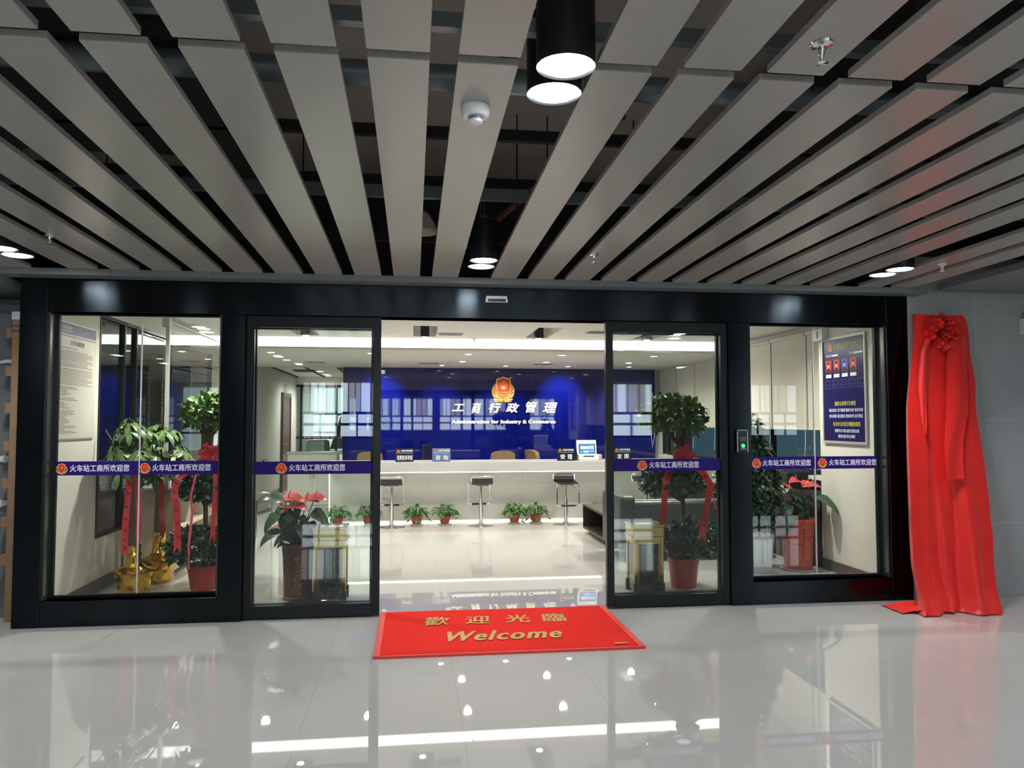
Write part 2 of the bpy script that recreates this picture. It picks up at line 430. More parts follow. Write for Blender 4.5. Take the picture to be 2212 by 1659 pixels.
# hall
struct('wall_hall_back', MB().box(-7.2, 12.2, -14.2, -14, 0, 3.6), 'hall')
struct('wall_hall_left', MB().box(-7.2, -7, -14, 0.9, 0, 3.6), 'hall')
struct('wall_hall_right', MB().box(12, 12.2, -14, 0.2, 0, 3.6), 'hall')
struct('wall_right_granite', MB().box(4.172, 12, -0.0, 0.22, 0, 2.9), 'granite', label='grey granite clad wall behind the red cloth', cat='wall')
struct('wall_left_stone', MB().box(-7, -2.95, 0.75, 0.9, 0, 2.9), 'hall')
struct('ceiling_slab', MB().box(-7.2, 12.2, -14.2, 0.9, 3.5, 3.7), 'slab')
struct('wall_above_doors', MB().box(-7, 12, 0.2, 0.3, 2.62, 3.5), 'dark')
# office walls
mb = MB()
mb.box(XL-0.15, XL, 0.2, 1.15, 0, 2.9); mb.box(XL-0.15, XL, 1.15, 5.0, 0, 0.47); mb.box(XL-0.15, XL, 1.15, 5.0, 2.45, 2.9)
mb.box(XL-0.15, XL, 5.0, 15.8, 0, 2.9)
struct('wall_left', mb, 'wall', label='cream left wall of the office', cat='wall')
mb = MB(); mb.box(XR, 4.62, 0.2, 1.42, 0, 2.9)
mb.box(4.46, 4.62, 1.42, 7.6, 0, 0.9); mb.box(4.46, 4.62, 1.42, 7.6, 2.5, 2.9)
struct('wall_right', mb, 'wall', label='cream right wall of the office carrying the staff board', cat='wall')
mb = MB(); mb.box(XL, XL+0.012, 0.2, 1.9, 0, 0.11); mb.box(XL, XL+0.012, 5.0, 10.6, 0, 0.11)
struct('baseboard_left', mb, 'skirt')
mb = MB(); mb.box(XR-0.012, XR, 0.2, 1.43, 0, 0.11); mb.box(XR-0.012, 4.46, 1.42, 1.432, 0, 0.11)
struct('baseboard_right', mb, 'skirt')
# back office behind
mb = MB(); mb.box(-2.9, 5, 15.8, 16, 0, 2.9)
struct('wall_far', mb, 'wall')
struct('wall_behind_feature', MB().box(-1.18, 4.46, YB+0.12, YB+0.25, 0, 2.9), 'wall')
# feature wall of blue lacquered glass, five panels
fw = sthing('wall_back', 'glossy cobalt blue feature wall behind the counter', 'wall', (-1.18, YB, 0))
for i in range(5):
    x0 = i*1.093
    MB().box(x0+0.0015, x0+1.0915, 0, 0.03, 0, 2.41).build('wall_panel', 'blue', fw, False)
MB().box(0, 5.465, 0.03, 0.12, 0, 2.41).build('backing', 'dark', fw, False)

# ceilings of the office: upper ceiling with four recessed slots, cove, soffit
slots = [-1.29, 0.14, 1.56, 2.96]; SW = 0.14
mb = MB()
mb.box(-2.9, 4.62, 0.2, 2.6, 2.56, 2.64); mb.box(-2.9, 4.62, 3.68, 3.92, 2.56, 2.64)
xs = [-2.9] + [v for s_ in slots for v in (s_-SW, s_+SW)] + [4.62]
for i in range(0, len(xs), 2): mb.box(xs[i], xs[i+1], 2.6, 3.68, 2.56, 2.64)
for s_ in slots:
    mb.box(s_-SW-0.02, s_+SW+0.02, 2.58, 3.70, 2.74, 2.78)
    mb.box(s_-SW-0.02, s_-SW, 2.58, 3.70, 2.64, 2.74); mb.box(s_+SW, s_+SW+0.02, 2.58, 3.70, 2.64, 2.74)
    mb.box(s_-SW, s_+SW, 2.58, 2.60, 2.64, 2.74); mb.box(s_-SW, s_+SW, 3.68, 3.70, 2.64, 2.74)
struct('ceiling', mb, 'ceil', label='white office ceiling with four recessed lamp slots', cat='ceiling')
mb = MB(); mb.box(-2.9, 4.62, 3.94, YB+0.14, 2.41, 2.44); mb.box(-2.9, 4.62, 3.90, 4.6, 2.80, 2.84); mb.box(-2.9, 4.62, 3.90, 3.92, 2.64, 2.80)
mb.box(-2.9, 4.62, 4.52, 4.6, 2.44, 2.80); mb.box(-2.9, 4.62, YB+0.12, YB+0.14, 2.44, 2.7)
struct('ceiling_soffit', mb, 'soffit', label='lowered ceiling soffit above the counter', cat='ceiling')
mb = MB(); mb.box(-2.74, 4.44, 4.505, 4.52, 2.445, 2.79)
tag(mb.build('cove_light', 'cove', None, False, (0.85, 4.51, 2.445)), 'long bright cove light line across the office ceiling', 'cove light')
mb = MB(); mb.box(-2.9, -1.0, YB+0.14, 15.8, 2.55, 2.65); mb.box(-1.0, 4.6, YB+0.25, 15.8, 2.55, 2.65)
struct('ceiling_rear', mb, 'ceil')
for a_ in range(4):
    struct('trim_10', MB().box(-2.74+0.62*a_, -2.70+0.62*a_, YB+0.5, 12.75, 2.535, 2.5495), 'dark')
for a_, b_ in ((-2.45, 8.6), (-1.45, 9.2), (-2.45, 10.2)):
    struct('trim_11', MB().box(a_, a_+0.42, b_, b_+0.5, 2.532, 2.5495), 'dark')

# trim strip under the slats
tr = MB()
for i in range(-6, 10): tr.box(-2.9+0.715*i+0.7135*0, -2.9+0.715*i+0.7135, -0.165, 0.0, 2.556, 2.603)
struct('trim_1', tr, 'trim', bevel=0.002, label='grey metal strip between slats and black door header', cat='trim')
struct('trim_2', MB().box(4.34, 9, -7.4, -0.165, 2.59, 2.64), 'trim', label='flat grey ceiling border right of the slats', cat='trim')
struct('trim_3', MB().box(-6.9, -2.95, -0.165, 0.75, 2.50, 2.556), 'trim')

# ================================================================== FRONTAGE
HZ = 2.31; TOP = 2.556
struct('trim_4', MB().box(-2.87, 4.168, 0.012, 0.2, HZ, TOP), 'frame', bevel=0.003, label='black gloss steel header over doors and windows', cat='door header')
struct('trim_5', MB().box(-2.87, 4.168, 0.2, 0.24, HZ, 2.56), 'wall')
for (a, b, lab) in ((-2.87, -2.68, 'leftmost black steel post of the glass front, beside the wooden crate'), (-1.445, -1.264, 'black steel post between left window and left sliding door'),
                    (2.572, 2.762, 'black steel post carrying the fingerprint keypad'), (3.977, 4.168, 'rightmost black steel post, beside the red cloth')):
    n = {-2.87: 'trim_6', -1.445: 'trim_7', 2.572: 'trim_8', 3.977: 'trim_9'}[a]
    struct(n, MB().box(a, b, 0, 0.2, 0, HZ + (0.245 if a in (-2.87, 3.977) else 0)), 'frame', bevel=0.003, label=lab, cat='post')

def small_emblem(parent, fr, cx, cy, S, name='emblem'):
    """printed shield-and-wreath mark"""
    mb = MB()
    mb.cur = 0
    for sgn in (-1, 1):
        for k in range(6):
            a = radians(-80 + k*27); R = 0.40*S
            px, py = cx + sgn*R*cos(a)*0.98, cy + R*sin(a)*0.78 - 0.07*S
            mb.disc(px, py, 0.13*S, fr, 0.001, 0.0022, 10)
    mb.poly([(cx+S*x, cy+S*y) for x, y in SHIELD_OUT], fr, 0.001, 0.0028)
    mb.cur = 1; mb.poly([(cx+S*x*0.84, cy+S*(y*0.86+0.005)) for x, y in SHIELD_OUT], fr, 0.001, 0.0034)
    mb.cur = 0
    mb.poly([(cx+S*0.13*cos(a)*k, cy+S*(0.10+0.13*sin(a)*k)) for a, k in [(2*pi*i/16, 1) for i in range(16)]], fr, 0.001, 0.0038)
    mb.cur = 1; mb.disc(cx, cy+0.10*S, 0.095*S, fr, 0.001, 0.0042, 12)
    return mb.build(name, ['gold_ink', 'red_ink'], parent, False)
def shield():
    h = [(0, .50), (.08, .45), (.17, .42), (.26, .42), (.31, .38), (.335, .25), (.345, .10), (.33, -.03), (.28, -.18), (.19, -.31), (.09, -.41), (0, -.47)]
    return h + [(-x, y) for x, y in h[::-1][1:-1]]
SHIELD_OUT = shield()
WELCOME = '火车站工商所欢迎您'
def decal(parent, fr, x0, x1, z0, z1, groups):
    d = MB().rect(x0, x1, z0, z1, fr, 0.0, 0.0008).build('welcome_decal', 'navy', parent, False, label='navy blue band lettered in white')
    for ex, t0, t1, S in groups:
        small_emblem(d, fr, ex, (z0+z1)/2 - 0.002, S)
        MB().text(WELCOME, fr, t0, t1, (z0+z1)/2 - 0.026, (z0+z1)/2 + 0.028, 0.0022, spacing=1.05, bold=0.0013).build('lettering', 'white_ink', d, False)
    return d

def window(name, label, x0, x1, joint, groups, dz):
    w_ = sthing(name, label, 'window', (0, 0, 0))
    mb = MB(); mb.box(x0, x1, 0.004, 0.2, 0, 0.186)
    mb.build('base_rail', 'frame', w_, False, bevel=0.003)
    mb = MB(); mb.box(x0, x0+0.012, 0.03, 0.2, 0.186, HZ); mb.box(x1-0.012, x1, 0.03, 0.2, 0.186, HZ)
    mb.build('reveal', 'steel', w_, False)
    mb = MB(); gx0, gx1 = x0+0.012, x1-0.012
    mb.box(gx0, gx0+0.025, 0.118, 0.15, 0.186, HZ); mb.box(gx1-0.025, gx1, 0.118, 0.15, 0.186, HZ); mb.box(gx0+0.025, gx1-0.025, 0.118, 0.15, 0.186, 0.205); mb.box(gx0+0.025, gx1-0.025, 0.118, 0.15, HZ-0.012, HZ)
    mb.build('glazing_bead', 'frame2', w_, False)
    for a, b in ((gx0+0.0251, joint-0.004), (joint+0.004, gx1-0.0251)):
        MB().box(a, b, 0.128, 0.140, 0.2052, HZ-0.0122).build('glass_pane', 'glass', w_, False)
    MB().box(joint-0.0039, joint+0.0039, 0.126, 0.142, 0.2052, HZ-0.0122).build('joint', 'edge', w_, False)
    fr = front(0.1275)
    decal(w_, fr, gx0+0.0255, gx1-0.0255, dz[0], dz[1], groups)
    return w_
def X_at(u, Y):      # horizontal place of a photo column on the plane at depth Y (left to right)
    yaw = 0.1274; f = 1669.8; a = (u-1106)/f; d = Y+6.0646
    return d*(sin(yaw)+a*cos(yaw))/(cos(yaw)-a*sin(yaw))
YW = 0.127
window('window_1', 'left fixed shop window with two welcome decals', -2.68, -1.445, X_at(304, 0.13),
       [(X_at(137, YW), X_at(155, YW), X_at(283, YW), 0.082), (X_at(316, YW), X_at(332, YW), X_at(458, YW), 0.082)], (1.092, 1.197))
window('window_2', 'right fixed shop window between keypad post and red cloth', 2.762, 3.977, X_at(1758, 0.13),
       [(X_at(1632, YW), X_at(1645, YW), X_at(1749, YW), 0.082), (X_at(1774, YW), X_at(1788, YW), X_at(1890, YW), 0.082)], (1.092, 1.197))

def sliding(name, label, x0, x1, ex, t0, t1, inner):
    """open sliding leaf in front with the fixed leaf it overlaps behind"""
    d = sthing(name, label, 'door', (0, 0, 0))
    st = 0.058
    y0, y1 = 0.02, 0.065
    mb = MB(); mb.box(x0, x0+st, y0, y1, 0.012, HZ-0.004); mb.box(x1-st, x1, y0, y1, 0.012, HZ-0.004)
    mb.box(x0+st, x1-st, y0, y1, 0.012, 0.105); mb.box(x0+st, x1-st, y0, y1, HZ-0.092, HZ-0.004)
    mb.build('door_frame', 'frame2', d, False, bevel=0.003)
    MB().box(x0+st+.0005, x1-st-.0005, 0.037, 0.047, 0.1055, HZ-0.0925).build('glass_pane', 'glass', d, False)
    decal(d, front(0.0365), x0+st+0.001, x1-st-0.001, 1.092, 1.190, [(ex, t0, t1, 0.082)])
    return d
def fixed(name, label, x0, x1):
    d = sthing(name, label, 'door', (0, 0, 0)); st = 0.065; y0, y1 = 0.095, 0.135
    mb = MB(); mb.box(x0, x0+st, y0, y1, 0.0, HZ); mb.box(x1-st, x1, y0, y1, 0.0, HZ)
    mb.box(x0+st, x1-st, y0, y1, 0.0, 0.105); mb.box(x0+st, x1-st, y0, y1, HZ-0.10, HZ)
    mb.build('door_frame', 'frame2', d, False, bevel=0.003)
    MB().box(x0+st+.0005, x1-st-.0005, 0.11, 0.12, 0.1055, HZ-0.1005).build('glass_pane', 'glass', d, False)
    return d
sliding('door_1', 'left sliding glass door leaf standing open', -1.262, -0.248, X_at(610, .037), X_at(626, .037), X_at(747, .037), -1)
fixed('door_2', 'fixed glass leaf behind the left sliding door', -1.263, -0.262)
sliding('door_3', 'right sliding glass door leaf standing open', 1.545, 2.571, X_at(1386, .037), X_at(1401, .037), X_at(1508, .037), 1)
fixed('door_4', 'fixed glass leaf behind the right sliding door', 1.56, 2.571)

# door sensor on the header
t = thing('door_sensor', 'white motion sensor with dark window on the black door header', 'door sensor', (0.653, 0.011, 2.437))
mb = MB(); mb.poly([(-0.09, 0.0), (0.09, 0.0), (0.082, 0.05), (-0.082, 0.05)], front(), 0.0, 0.035)
mb.build('housing', 'white', t, False, bevel=0.003)
mb = MB(); mb.rect(-0.07, 0.07, 0.004, 0.026, front(-0.035), 0, 0.003); mb.build('sensor_window', 'black', t, False)
# keypad
t = thing('access_keypad', 'silver framed fingerprint keypad on the black post right of the doors', 'keypad', (2.671, 0, 1.24))
mb = MB(); mb.poly([(-0.046, 0), (0.046, 0), (0.046, 0.175), (0.036, 0.188), (-0.036, 0.188), (-0.046, 0.175)], front(), 0.0, 0.03); mb.build('housing', 'black', t, False, bevel=0.003)
for x_ in (-0.0465, 0.0395): MB().rect(x_, x_+0.007, 0.004, 0.172, front(-0.0265), 0, 0.0045).build('side_rail', 'alu', t, False)
mb = MB(); mb.rect(-0.046, 0.046, 0.176, 0.187, front(-0.0305), 0, 0.002); mb.build('top_cap', 'galv', t, False)
mb = MB(); mb.rect(-0.032, 0.034, 0.012, 0.174, front(-0.03), 0, 0.005); mb.build('face_panel', 'black', t, False)
for r in range(4):
    for c in range(4):
        MB().rect(-0.026+c*0.0145, -0.016+c*0.0145, 0.092+r*0.010, 0.098+r*0.010, front(-0.035), 0, 0.0015).build('key', 'galv', t, False)
mb = MB(); mb.disc(0.001, 0.055, 0.016, front(-0.035), 0, 0.004, 18); mb.build('fingerprint_pad', 'green_led', t, False)
mb = MB(); mb.rect(-0.022, 0.024, 0.027, 0.031, front(-0.035), 0, 0.003); mb.build('label_bar', 'white', t, False)

# ================================================================== CEILING SLATS AND FITTINGS
ZC, SL = 2.600, 0.0186
def zs(y): return ZC - SL*(y+0.166)
cols = []
k0 = [('right', 0.59+0.29*i, i+1) for i in range(10)] + [('left', 0.138-0.29*i, i+1) for i in range(10)]
k0 += [('far right', 3.625+0.29*i, i+1) for i in range(2)] + [('far left', -2.922-0.29*i, i+1) for i in range(6)]
rows = [(-0.168, -3.60, 'front row by the doors'), (-3.655, -7.1, 'near row overhead')]
slat_src = {}
for ri, (ya, yb, rlab) in enumerate(rows):
    mb = MB(); th = 0.026; za, zb = 0.0, zs(yb)-zs(ya); L = yb-ya
    mb.add([(0,0,0),(0.2,0,0),(0.2,L,zb),(0,L,zb),(0,0,th),(0.2,0,th),(0.2,L,zb+th),(0,L,zb+th)], [(0,1,2,3),(4,7,6,5),(0,4,5,1),(1,5,6,2),(2,6,7,3),(3,7,4,0)])
    src = mb.build('ceiling_slat', 'slat', None, False, bevel=0.002)
    first = True
    for side, x, n in k0:
        o = src if first else src.copy()
        if not first: COL.objects.link(o)
        first = False
        o.location = (x, ya, zs(ya))
        if side in ('right', 'left'): lab = f'grey ceiling slat, {ORD[n]} to the {side} of the middle lamp gap, {rlab}'
        elif side == 'far right': lab = f'grey ceiling slat, {ORD[n]} beyond the right lamp gap, {rlab}'
        else: lab = f'grey ceiling slat, {ORD[n]} beyond the left lamp gap, {rlab}'
        tag(o, lab, 'ceiling slat', 'grey ceiling slats')

def twin_lamp(x, y, label):
    t = thing('twin_ceiling_lamp', label, 'ceiling lamp', (x, y, zs(y)-0.02), 0, 'black twin ceiling lamps')
    for s_, dx in ((-1, 0.0), (1, 0.0)):
        yy = s_*0.105
        mb = MB(); mb.lathe([(0.088, 0.012), (0.096, 0.0), (0.096, 0.27), (0.07, 0.285)], (dx, yy, 0), 28, cap=False); mb.disc(dx, yy, 0.07, ground(0.284), 0, .001)
        mb.lathe([(0.086, 0.012), (0.070, 0.05)], (dx, yy, 0), 28, cap=False)
        h = mb.build('housing', 'blackcan', t)
        mb = MB(); mb.lathe([(0.0, 0.000), (0.045, -0.004), (0.080, 0.002), (0.087, 0.010), (0.0, 0.022)], (dx, yy, 0), 24, cap=False)
        mb.build('lamp_lens', 'lens', h)
        lamp('lamp_light', 'SPOT', t, (dx, yy, -0.01), HALL_LAMP_W, (0.93, 0.96, 1.0), 0.07, 130, 0.7)
    MB().box(-0.02, 0.02, -0.16, 0.16, 0.285, 0.30).build('mounting_bar', 'galv', t, False)
    for yy in (-0.12, 0.12): MB().cyl((0, yy, 0.30), (0, yy, 3.49-zs(y)), 0.006, seg=6).build('hanger_rod', 'galv', t)
    return t
twin_lamp(0.475, -0.74, 'lit black twin ceiling lamp in the middle slat gap, above the door header')
twin_lamp(0.485, -3.55, 'big lit black twin ceiling lamp overhead, nearest the viewer')
twin_lamp(-2.60, -0.73, 'lit twin ceiling lamp in the slat gap at the far left edge')
twin_lamp(3.50, -0.80, 'lit twin ceiling lamp in the right slat gap above the granite wall')
for y_, r_ in ((-3.6, 'row above the viewer'), (-6.4, 'first row behind the viewer'), (-9.2, 'second row behind the viewer'), (-12.0, 'last row behind the viewer')):
    for x_, c_ in ((-5.6, 'far left'), (-2.60, 'left'), (0.475, 'middle'), (3.50, 'right'), (6.5, 'far right')):
        if not (y_ == -3.6 and c_ == 'middle'): twin_lamp(x_, y_, f'twin ceiling lamp of the hall, {c_} column, {r_}')
twin_lamp(6.5, -0.80, 'twin ceiling lamp of the hall, far right column, by the granite wall')

# smoke detector
t = thing('smoke_detector', 'white round smoke detector on a slat beside the big lamp', 'smoke detector', (0.222, -3.27, zs(-3.27)))
MB().lathe([(0.0, 0), (0.052, 0), (0.054, -0.008), (0.052, -0.03), (0.044, -0.04), (0.0, -0.04)], cap=False).build('base', 'white', t)
mb = MB(); mb.lathe([(0.026, -0.04), (0.026, -0.052)], cap=False)
mb.build('dark_slot_ring', 'galv', t)
mb = MB(); mb.lathe([(0.0, -0.052), (0.028, -0.052), (0.027, -0.060), (0.018, -0.066), (0.0, -0.067)], cap=False); mb.build('sensor_cap', 'white', t)
def sprinkler(x, y, z, label, s=1.0, m='chrome'):
    t = thing('sprinkler', label, 'sprinkler', (x, y, z))
    MB().lathe([(0, 0), (0.034*s, 0), (0.032*s, -0.006*s), (0.018*s, -0.012*s), (0, -0.012*s)], cap=False).build('rose', m, t)
    MB().lathe([(0.012*s, -0.012*s), (0.010*s, -0.03*s), (0.006*s, -0.045*s), (0.005*s, -0.055*s)]).build('stem', m, t)
    mb = MB(); mb.lathe([(0, -0.055*s), (0.018*s, -0.056*s), (0.018*s, -0.058*s), (0, -0.060*s)], cap=False)
    for sg in (-1, 1): mb.tube([(sg*0.009*s, 0, -0.03*s), (sg*0.012*s, 0, -0.045*s), (sg*0.004*s, 0, -0.056*s)], 0.0018*s, 6)
    mb.build('deflector', m, t)
sprinkler(1.25, -3.86, zs(-3.86), 'chrome sprinkler head on a slat right of the big lamp', 1.1)
sprinkler(1.20, -1.03, zs(-1.03), 'small chrome sprinkler head on a slat right of the middle lamp', 1.0)
sprinkler(3.74, -1.03, zs(-1.03), 'small pale sprinkler head near the right twin lamp', 0.9, 'white')
sprinkler(-2.18, -1.13, zs(-1.13), 'small sprinkler head near the left twin lamp', 0.9)

# things hidden above the slats
def rail(y, z, lab, h=0.06, m='galv'):
    tag(MB().box(-6, 8, y-0.02, y+0.02, z, z+h).build('ceiling_rail', m, None, False, (1, y, z)), lab, 'ceiling rail')
rail(-1.22, 2.90, 'blue grey steel channel seen through the slat gaps above the middle lamp', 0.075)
rail(-1.95, 3.02, 'dark steel channel across the slat gaps below the smoke detector', 0.06, 'dark')
rail(-0.45, 2.80, 'dark steel channel just above the front ends of the slats', 0.06, 'dark')
rail(-3.62, 2.76, 'steel channel over the cross gap between the two slat rows', 0.05)
mb = MB(); mb.cyl((-6, -2.88, 2.95), (8, -2.80, 2.95), 0.055, seg=14)
tag(mb.build('service_pipe', 'galv', None, True, (1, -2.84, 2.95)), 'grey round pipe above the slats left of the smoke detector', 'pipe')
mb = MB(); mb.cyl((0.36, 0.1, 2.86), (1.05, -2.3, 3.05), 0.022, seg=10)
tag(mb.build('service_pipe', 'rust', None, True, (0.36, 0.1, 2.86)), 'thin brown pipe slanting above the middle lamp', 'pipe')
for x, lab in ((-3.6, 'left'), (-1.2, 'middle left'), (2.2, 'middle right'), (5.0, 'right')):
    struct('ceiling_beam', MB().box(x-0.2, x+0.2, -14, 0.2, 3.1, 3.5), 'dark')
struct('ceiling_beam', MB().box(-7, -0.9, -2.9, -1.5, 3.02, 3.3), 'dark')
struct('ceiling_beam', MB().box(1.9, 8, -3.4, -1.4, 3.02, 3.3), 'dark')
for i, x in enumerate((-1.85, -1.27, -0.69, -0.2, 0.66, 0.86, 1.44, 2.02)):
    tag(MB().cyl((x, -1.17, 2.66), (x, -1.17, 3.49), 0.005, seg=6).build('hanger_rod', 'dark', None, True, (x, -1.17, 2.66)), f'thin dark hanger rod in the slat gaps by the grey channel, {ORD[i+1]} from the left', 'hanger rod', 'hanger rods above the slats')
t = thing('ceiling_loudspeaker', 'cream horn shaped loudspeaker hanging above the slats left of the middle lamp', 'loudspeaker', (0.05, -0.85, 2.78))
MB().lathe([(0.02, 0.14), (0.05, 0.12), (0.09, 0.06), (0.11, 0.0), (0.105, -0.01), (0.04, 0.04), (0, 0.05)], cap=False).build('horn', 'poster', t)
MB().cyl((0, 0, 0.13), (0.03, 0.0, 0.71), 0.008, seg=6).build('hanger_rod', 'dark', t)
mb = MB(); mb.tube([(0.36+0.12*0.2*i, -3.35+0.05*sin(i), 3.3-0.05*i) for i in range(4)] + [(0.40, -3.15, 2.98), (0.36, -3.08, 2.86), (0.36, -3.0, 2.95), (0.34, -2.7, 3.4)], 0.02, 8)
tag(mb.build('flexible_conduit', 'black', None, True, (0.36, -3.2, 2.9)), 'black flexible conduit looping beside the big lamp', 'conduit')

# ================================================================== HALL SIDES
# daylit windows with curtains on the far side of the hall (seen mirrored in glass, floor and blue wall)
def hall_window(n, label, x0, x1, parts_):
    t = sthing(n, label, 'window', ((x0+x1)/2, -14, 1.07)); cx = (x0+x1)/2
    z0, z1 = 0.0, 1.40
    ws = x1-x0
    mb = MB(); k = 0; x = -ws/2
    rnd = random.Random(int(x0*10)+40)
    while x < ws/2-0.02:
        wd = min(rnd.uniform(0.12, 0.34), ws/2-x); 
        mb.cur = rnd.choice((0, 0, 1)); yy = 0.06+0.03*rnd.random()
        mb.box(x, x+wd*0.82, yy, yy+0.01, 0.64, z1); x += wd
    mb.build('curtain', ['day', 'day2'], t, False)
    mb = MB(); mb.box(-ws/2, ws/2, 0.02, 0.03, 0.0, 0.60); mb.build('glass_pane', 'day', t, False)
    mb = MB()
    for i in range(parts_+1):
        xx = -ws/2 + ws*i/parts_; mb.box(xx-0.05, xx+0.05, 0.03, 0.12, z0-0.05, z1+0.05)
        if i < parts_: mb.box(xx+ws/parts_*0.48, xx+ws/parts_*0.52, 0.03, 0.10, z0, 0.66)
    for zz in (0.0, 0.34, 0.63): mb.box(-ws/2, ws/2, 0.035, 0.11, zz-0.035, zz+0.035)
    mb.build('window_frame', 'frame2', t, False)
M['day2'] = emis('daylight_curtain_shade', (0.85, 0.86, 0.80), DAY*0.45)
hall_window('window_3', 'curtained daylight window across the hall', -2.8, 0.9, 4)
hall_window('window_4', 'curtained daylight window across the hall, right of the pillar', 1.15, 4.2, 3)
hall_window('window_5', 'narrow daylight window across the hall', 5.2, 6.4, 1)
hall_window('window_6', 'daylight window at the right end of the hall', 9.0, 10.6, 2)

# stone sheets in a pine crate left of the front
t = thing('wooden_crate', 'raw pine crate edge with blocks standing left of the black post', 'crate', (-2.99, 0.26, 0))
mb = MB(); mb.box(-0.03, 0.035, -0.05, 0.05, 0, 2.31); mb.build('post', 'wood', t, False, bevel=0.004)
for z in (2.13, 1.84, 1.56, 1.27, 0.99, 0.70, 0.42): MB().box(-0.080, -0.031, -0.03, 0.04, z, z+0.075).build('block', 'wood', t, False, bevel=0.003)
MB().box(-0.034, 0.039, -0.053, -0.0501, 2.27, 2.33).build('foam_cap', 'foam', t, False)
for z in (2.18, 2.215): MB().box(-0.034, 0.039, -0.0535, -0.0502, z, z+0.008).build('purple_strap', 'poster_navy', t, False)
for i, (y, z1, lab) in enumerate(((0.36, 2.33, 'grey stone sheet standing behind the pine crate post'), (0.48, 2.42, 'rearmost grey stone sheet behind the pine crate'))):
    mb = MB(); mb.box(-4.6, -3.03-0.03*i, y, y+0.03, 0.0, z1)
    tag(mb.build('stone_sheet', 'stone_slab', None, False, (-3.8, y, 0)), lab, 'stone sheet')
for i, (z, dx) in enumerate(((1.94, 0), (1.20, 0.0), (0.86, -.02))):
    mb = MB(); rnd = random.Random(i)
    mb.poly([(-0.10, 0.02), (-0.05, 0.035), (0.02, 0.03), (0.015, 0.0), (-0.04, -0.02 if i else 0.01), (-0.10, 0.0)], front(0, 0, 0), 0, 0.02)
    for v in mb.v: v += Vector((-3.07+dx, 0.359, z))
    tag(mb.build('foam_scrap', 'foam', None, False, (-3.1+dx, 0.35, z)), ['thin white foam scrap high on the stone sheet behind the crate', 'torn white foam scrap in the middle of the stone sheet behind the crate', 'white foam scrap low on the stone sheet behind the crate'][i], 'foam scrap', 'foam scraps on the stone sheet')
t = thing('emergency_light', 'white wall lamp on the granite at the right edge', 'emergency light', (5.26, -0.001, 2.24))
MB().box(-0.05, 0.12, -0.06, 0.0, 0.0, 0.14).build('housing', 'white', t, False, bevel=0.006)
MB().lathe([(0, 0.0), (0.035, 0.0), (0.04, 0.03), (0.03, 0.06), (0, 0.07)], (0.02, -0.03, 0.14), 16, cap=False).build('lamp_head', 'white', t)

# ================================================================== DOOR MAT
t = thing('door_mat', 'red welcome carpet mat with tan lettering in the doorway', 'mat', (0.645, -0.47, 0))
def mat_pt(u, v):   # slight waviness
    x = -0.88 + 1.76*u; y = -0.58 + 1.155*v
    return Vector((x, y + 0.004*sin(7*u+1), 0.010 + 0.004*max(0, sin(5*u+6*v)) * (1 if 0.02 < v < 0.98 else 0.4)))
mb = MB(); mb.grid(mat_pt, 40, 24)
n = len(mb.v); base = [Vector((v.x, v.y, 0.001)) for v in mb.v]
mb.v += base
def gi(i, j): return j*41+i
for i in range(40):
    mb.f += [(gi(i,0), gi(i,0)+n, gi(i+1,0)+n, gi(i+1,0)), (gi(i+1,24), gi(i+1,24)+n, gi(i,24)+n, gi(i,24))]; mb.mi += [0, 0]
for j in range(24):
    mb.f += [(gi(0,j+1), gi(0,j+1)+n, gi(0,j)+n, gi(0,j)), (gi(40,j), gi(40,j)+n, gi(40,j+1)+n, gi(40,j+1))]; mb.mi += [0, 0]
mb.build('carpet', 'mat', t)
mb = MB()
for x0, x1, y0, y1 in ((-0.885, -0.845, -0.582, 0.575), (0.845, 0.885, -0.582, 0.575), (-0.845, 0.845, -0.585, -0.57)):
    mb.box(x0, x1, y0, y1, 0.0, 0.0165)
mb.build('edging', 'mat_edge', t, False)
g = ground(0.0152)
for ch, x in zip('歡迎光臨', (-0.46, -0.16, 0.14, 0.42)):
    MB().text(ch, g, x-0.095, x+0.095, 0.13, 0.36, 0.0, shear=0.12, bold=0.0032).build('character', 'mat_ink', t, False)
MB().text('Welcome', g, -0.40, 0.40, -0.30, -0.06, 0.0, shear=0.42, spacing=1.15, bold=0.007).build('lettering', 'mat_ink', t, False)
MB().rect(0.70, 0.79, -0.50, -0.475, g).build('maker_tab', 'mat_ink', t, False)

# ================================================================== RED CLOTH OVER THE SIGN
t = thing('red_cloth_cover', 'red satin cloth draped over a wall sign, with a rosette on top', 'cloth cover', (4.35, -0.02, 0))
PR = [(0.0, 4.18, 4.616, 2.388), (0.02, 4.165, 4.655, 2.313), (0.13, 4.13, 4.662, 2.077), (0.23, 4.081, 4.690, 1.811), (0.31, 4.045, 4.673, 1.61), (0.39, 4.028, 4.683, 1.417),
      (0.47, 4.012, 4.693, 1.226), (0.59, 3.986, 4.690, 0.926), (0.75, 3.941, 4.660, 0.561), (0.84, 3.918, 4.62, 0.349), (0.945, 3.925, 4.565, 0.110), (0.985, 3.91, 4.545, 0.035), (1.0, 3.88, 4.53, 0.008)]
def prof(t_):
    for a, b in zip(PR, PR[1:]):
        if t_ <= b[0]:
            k = (t_-a[0])/(b[0]-a[0]); return [a[i]+(b[i]-a[i])*k for i in range(4)]
    return list(PR[-1])
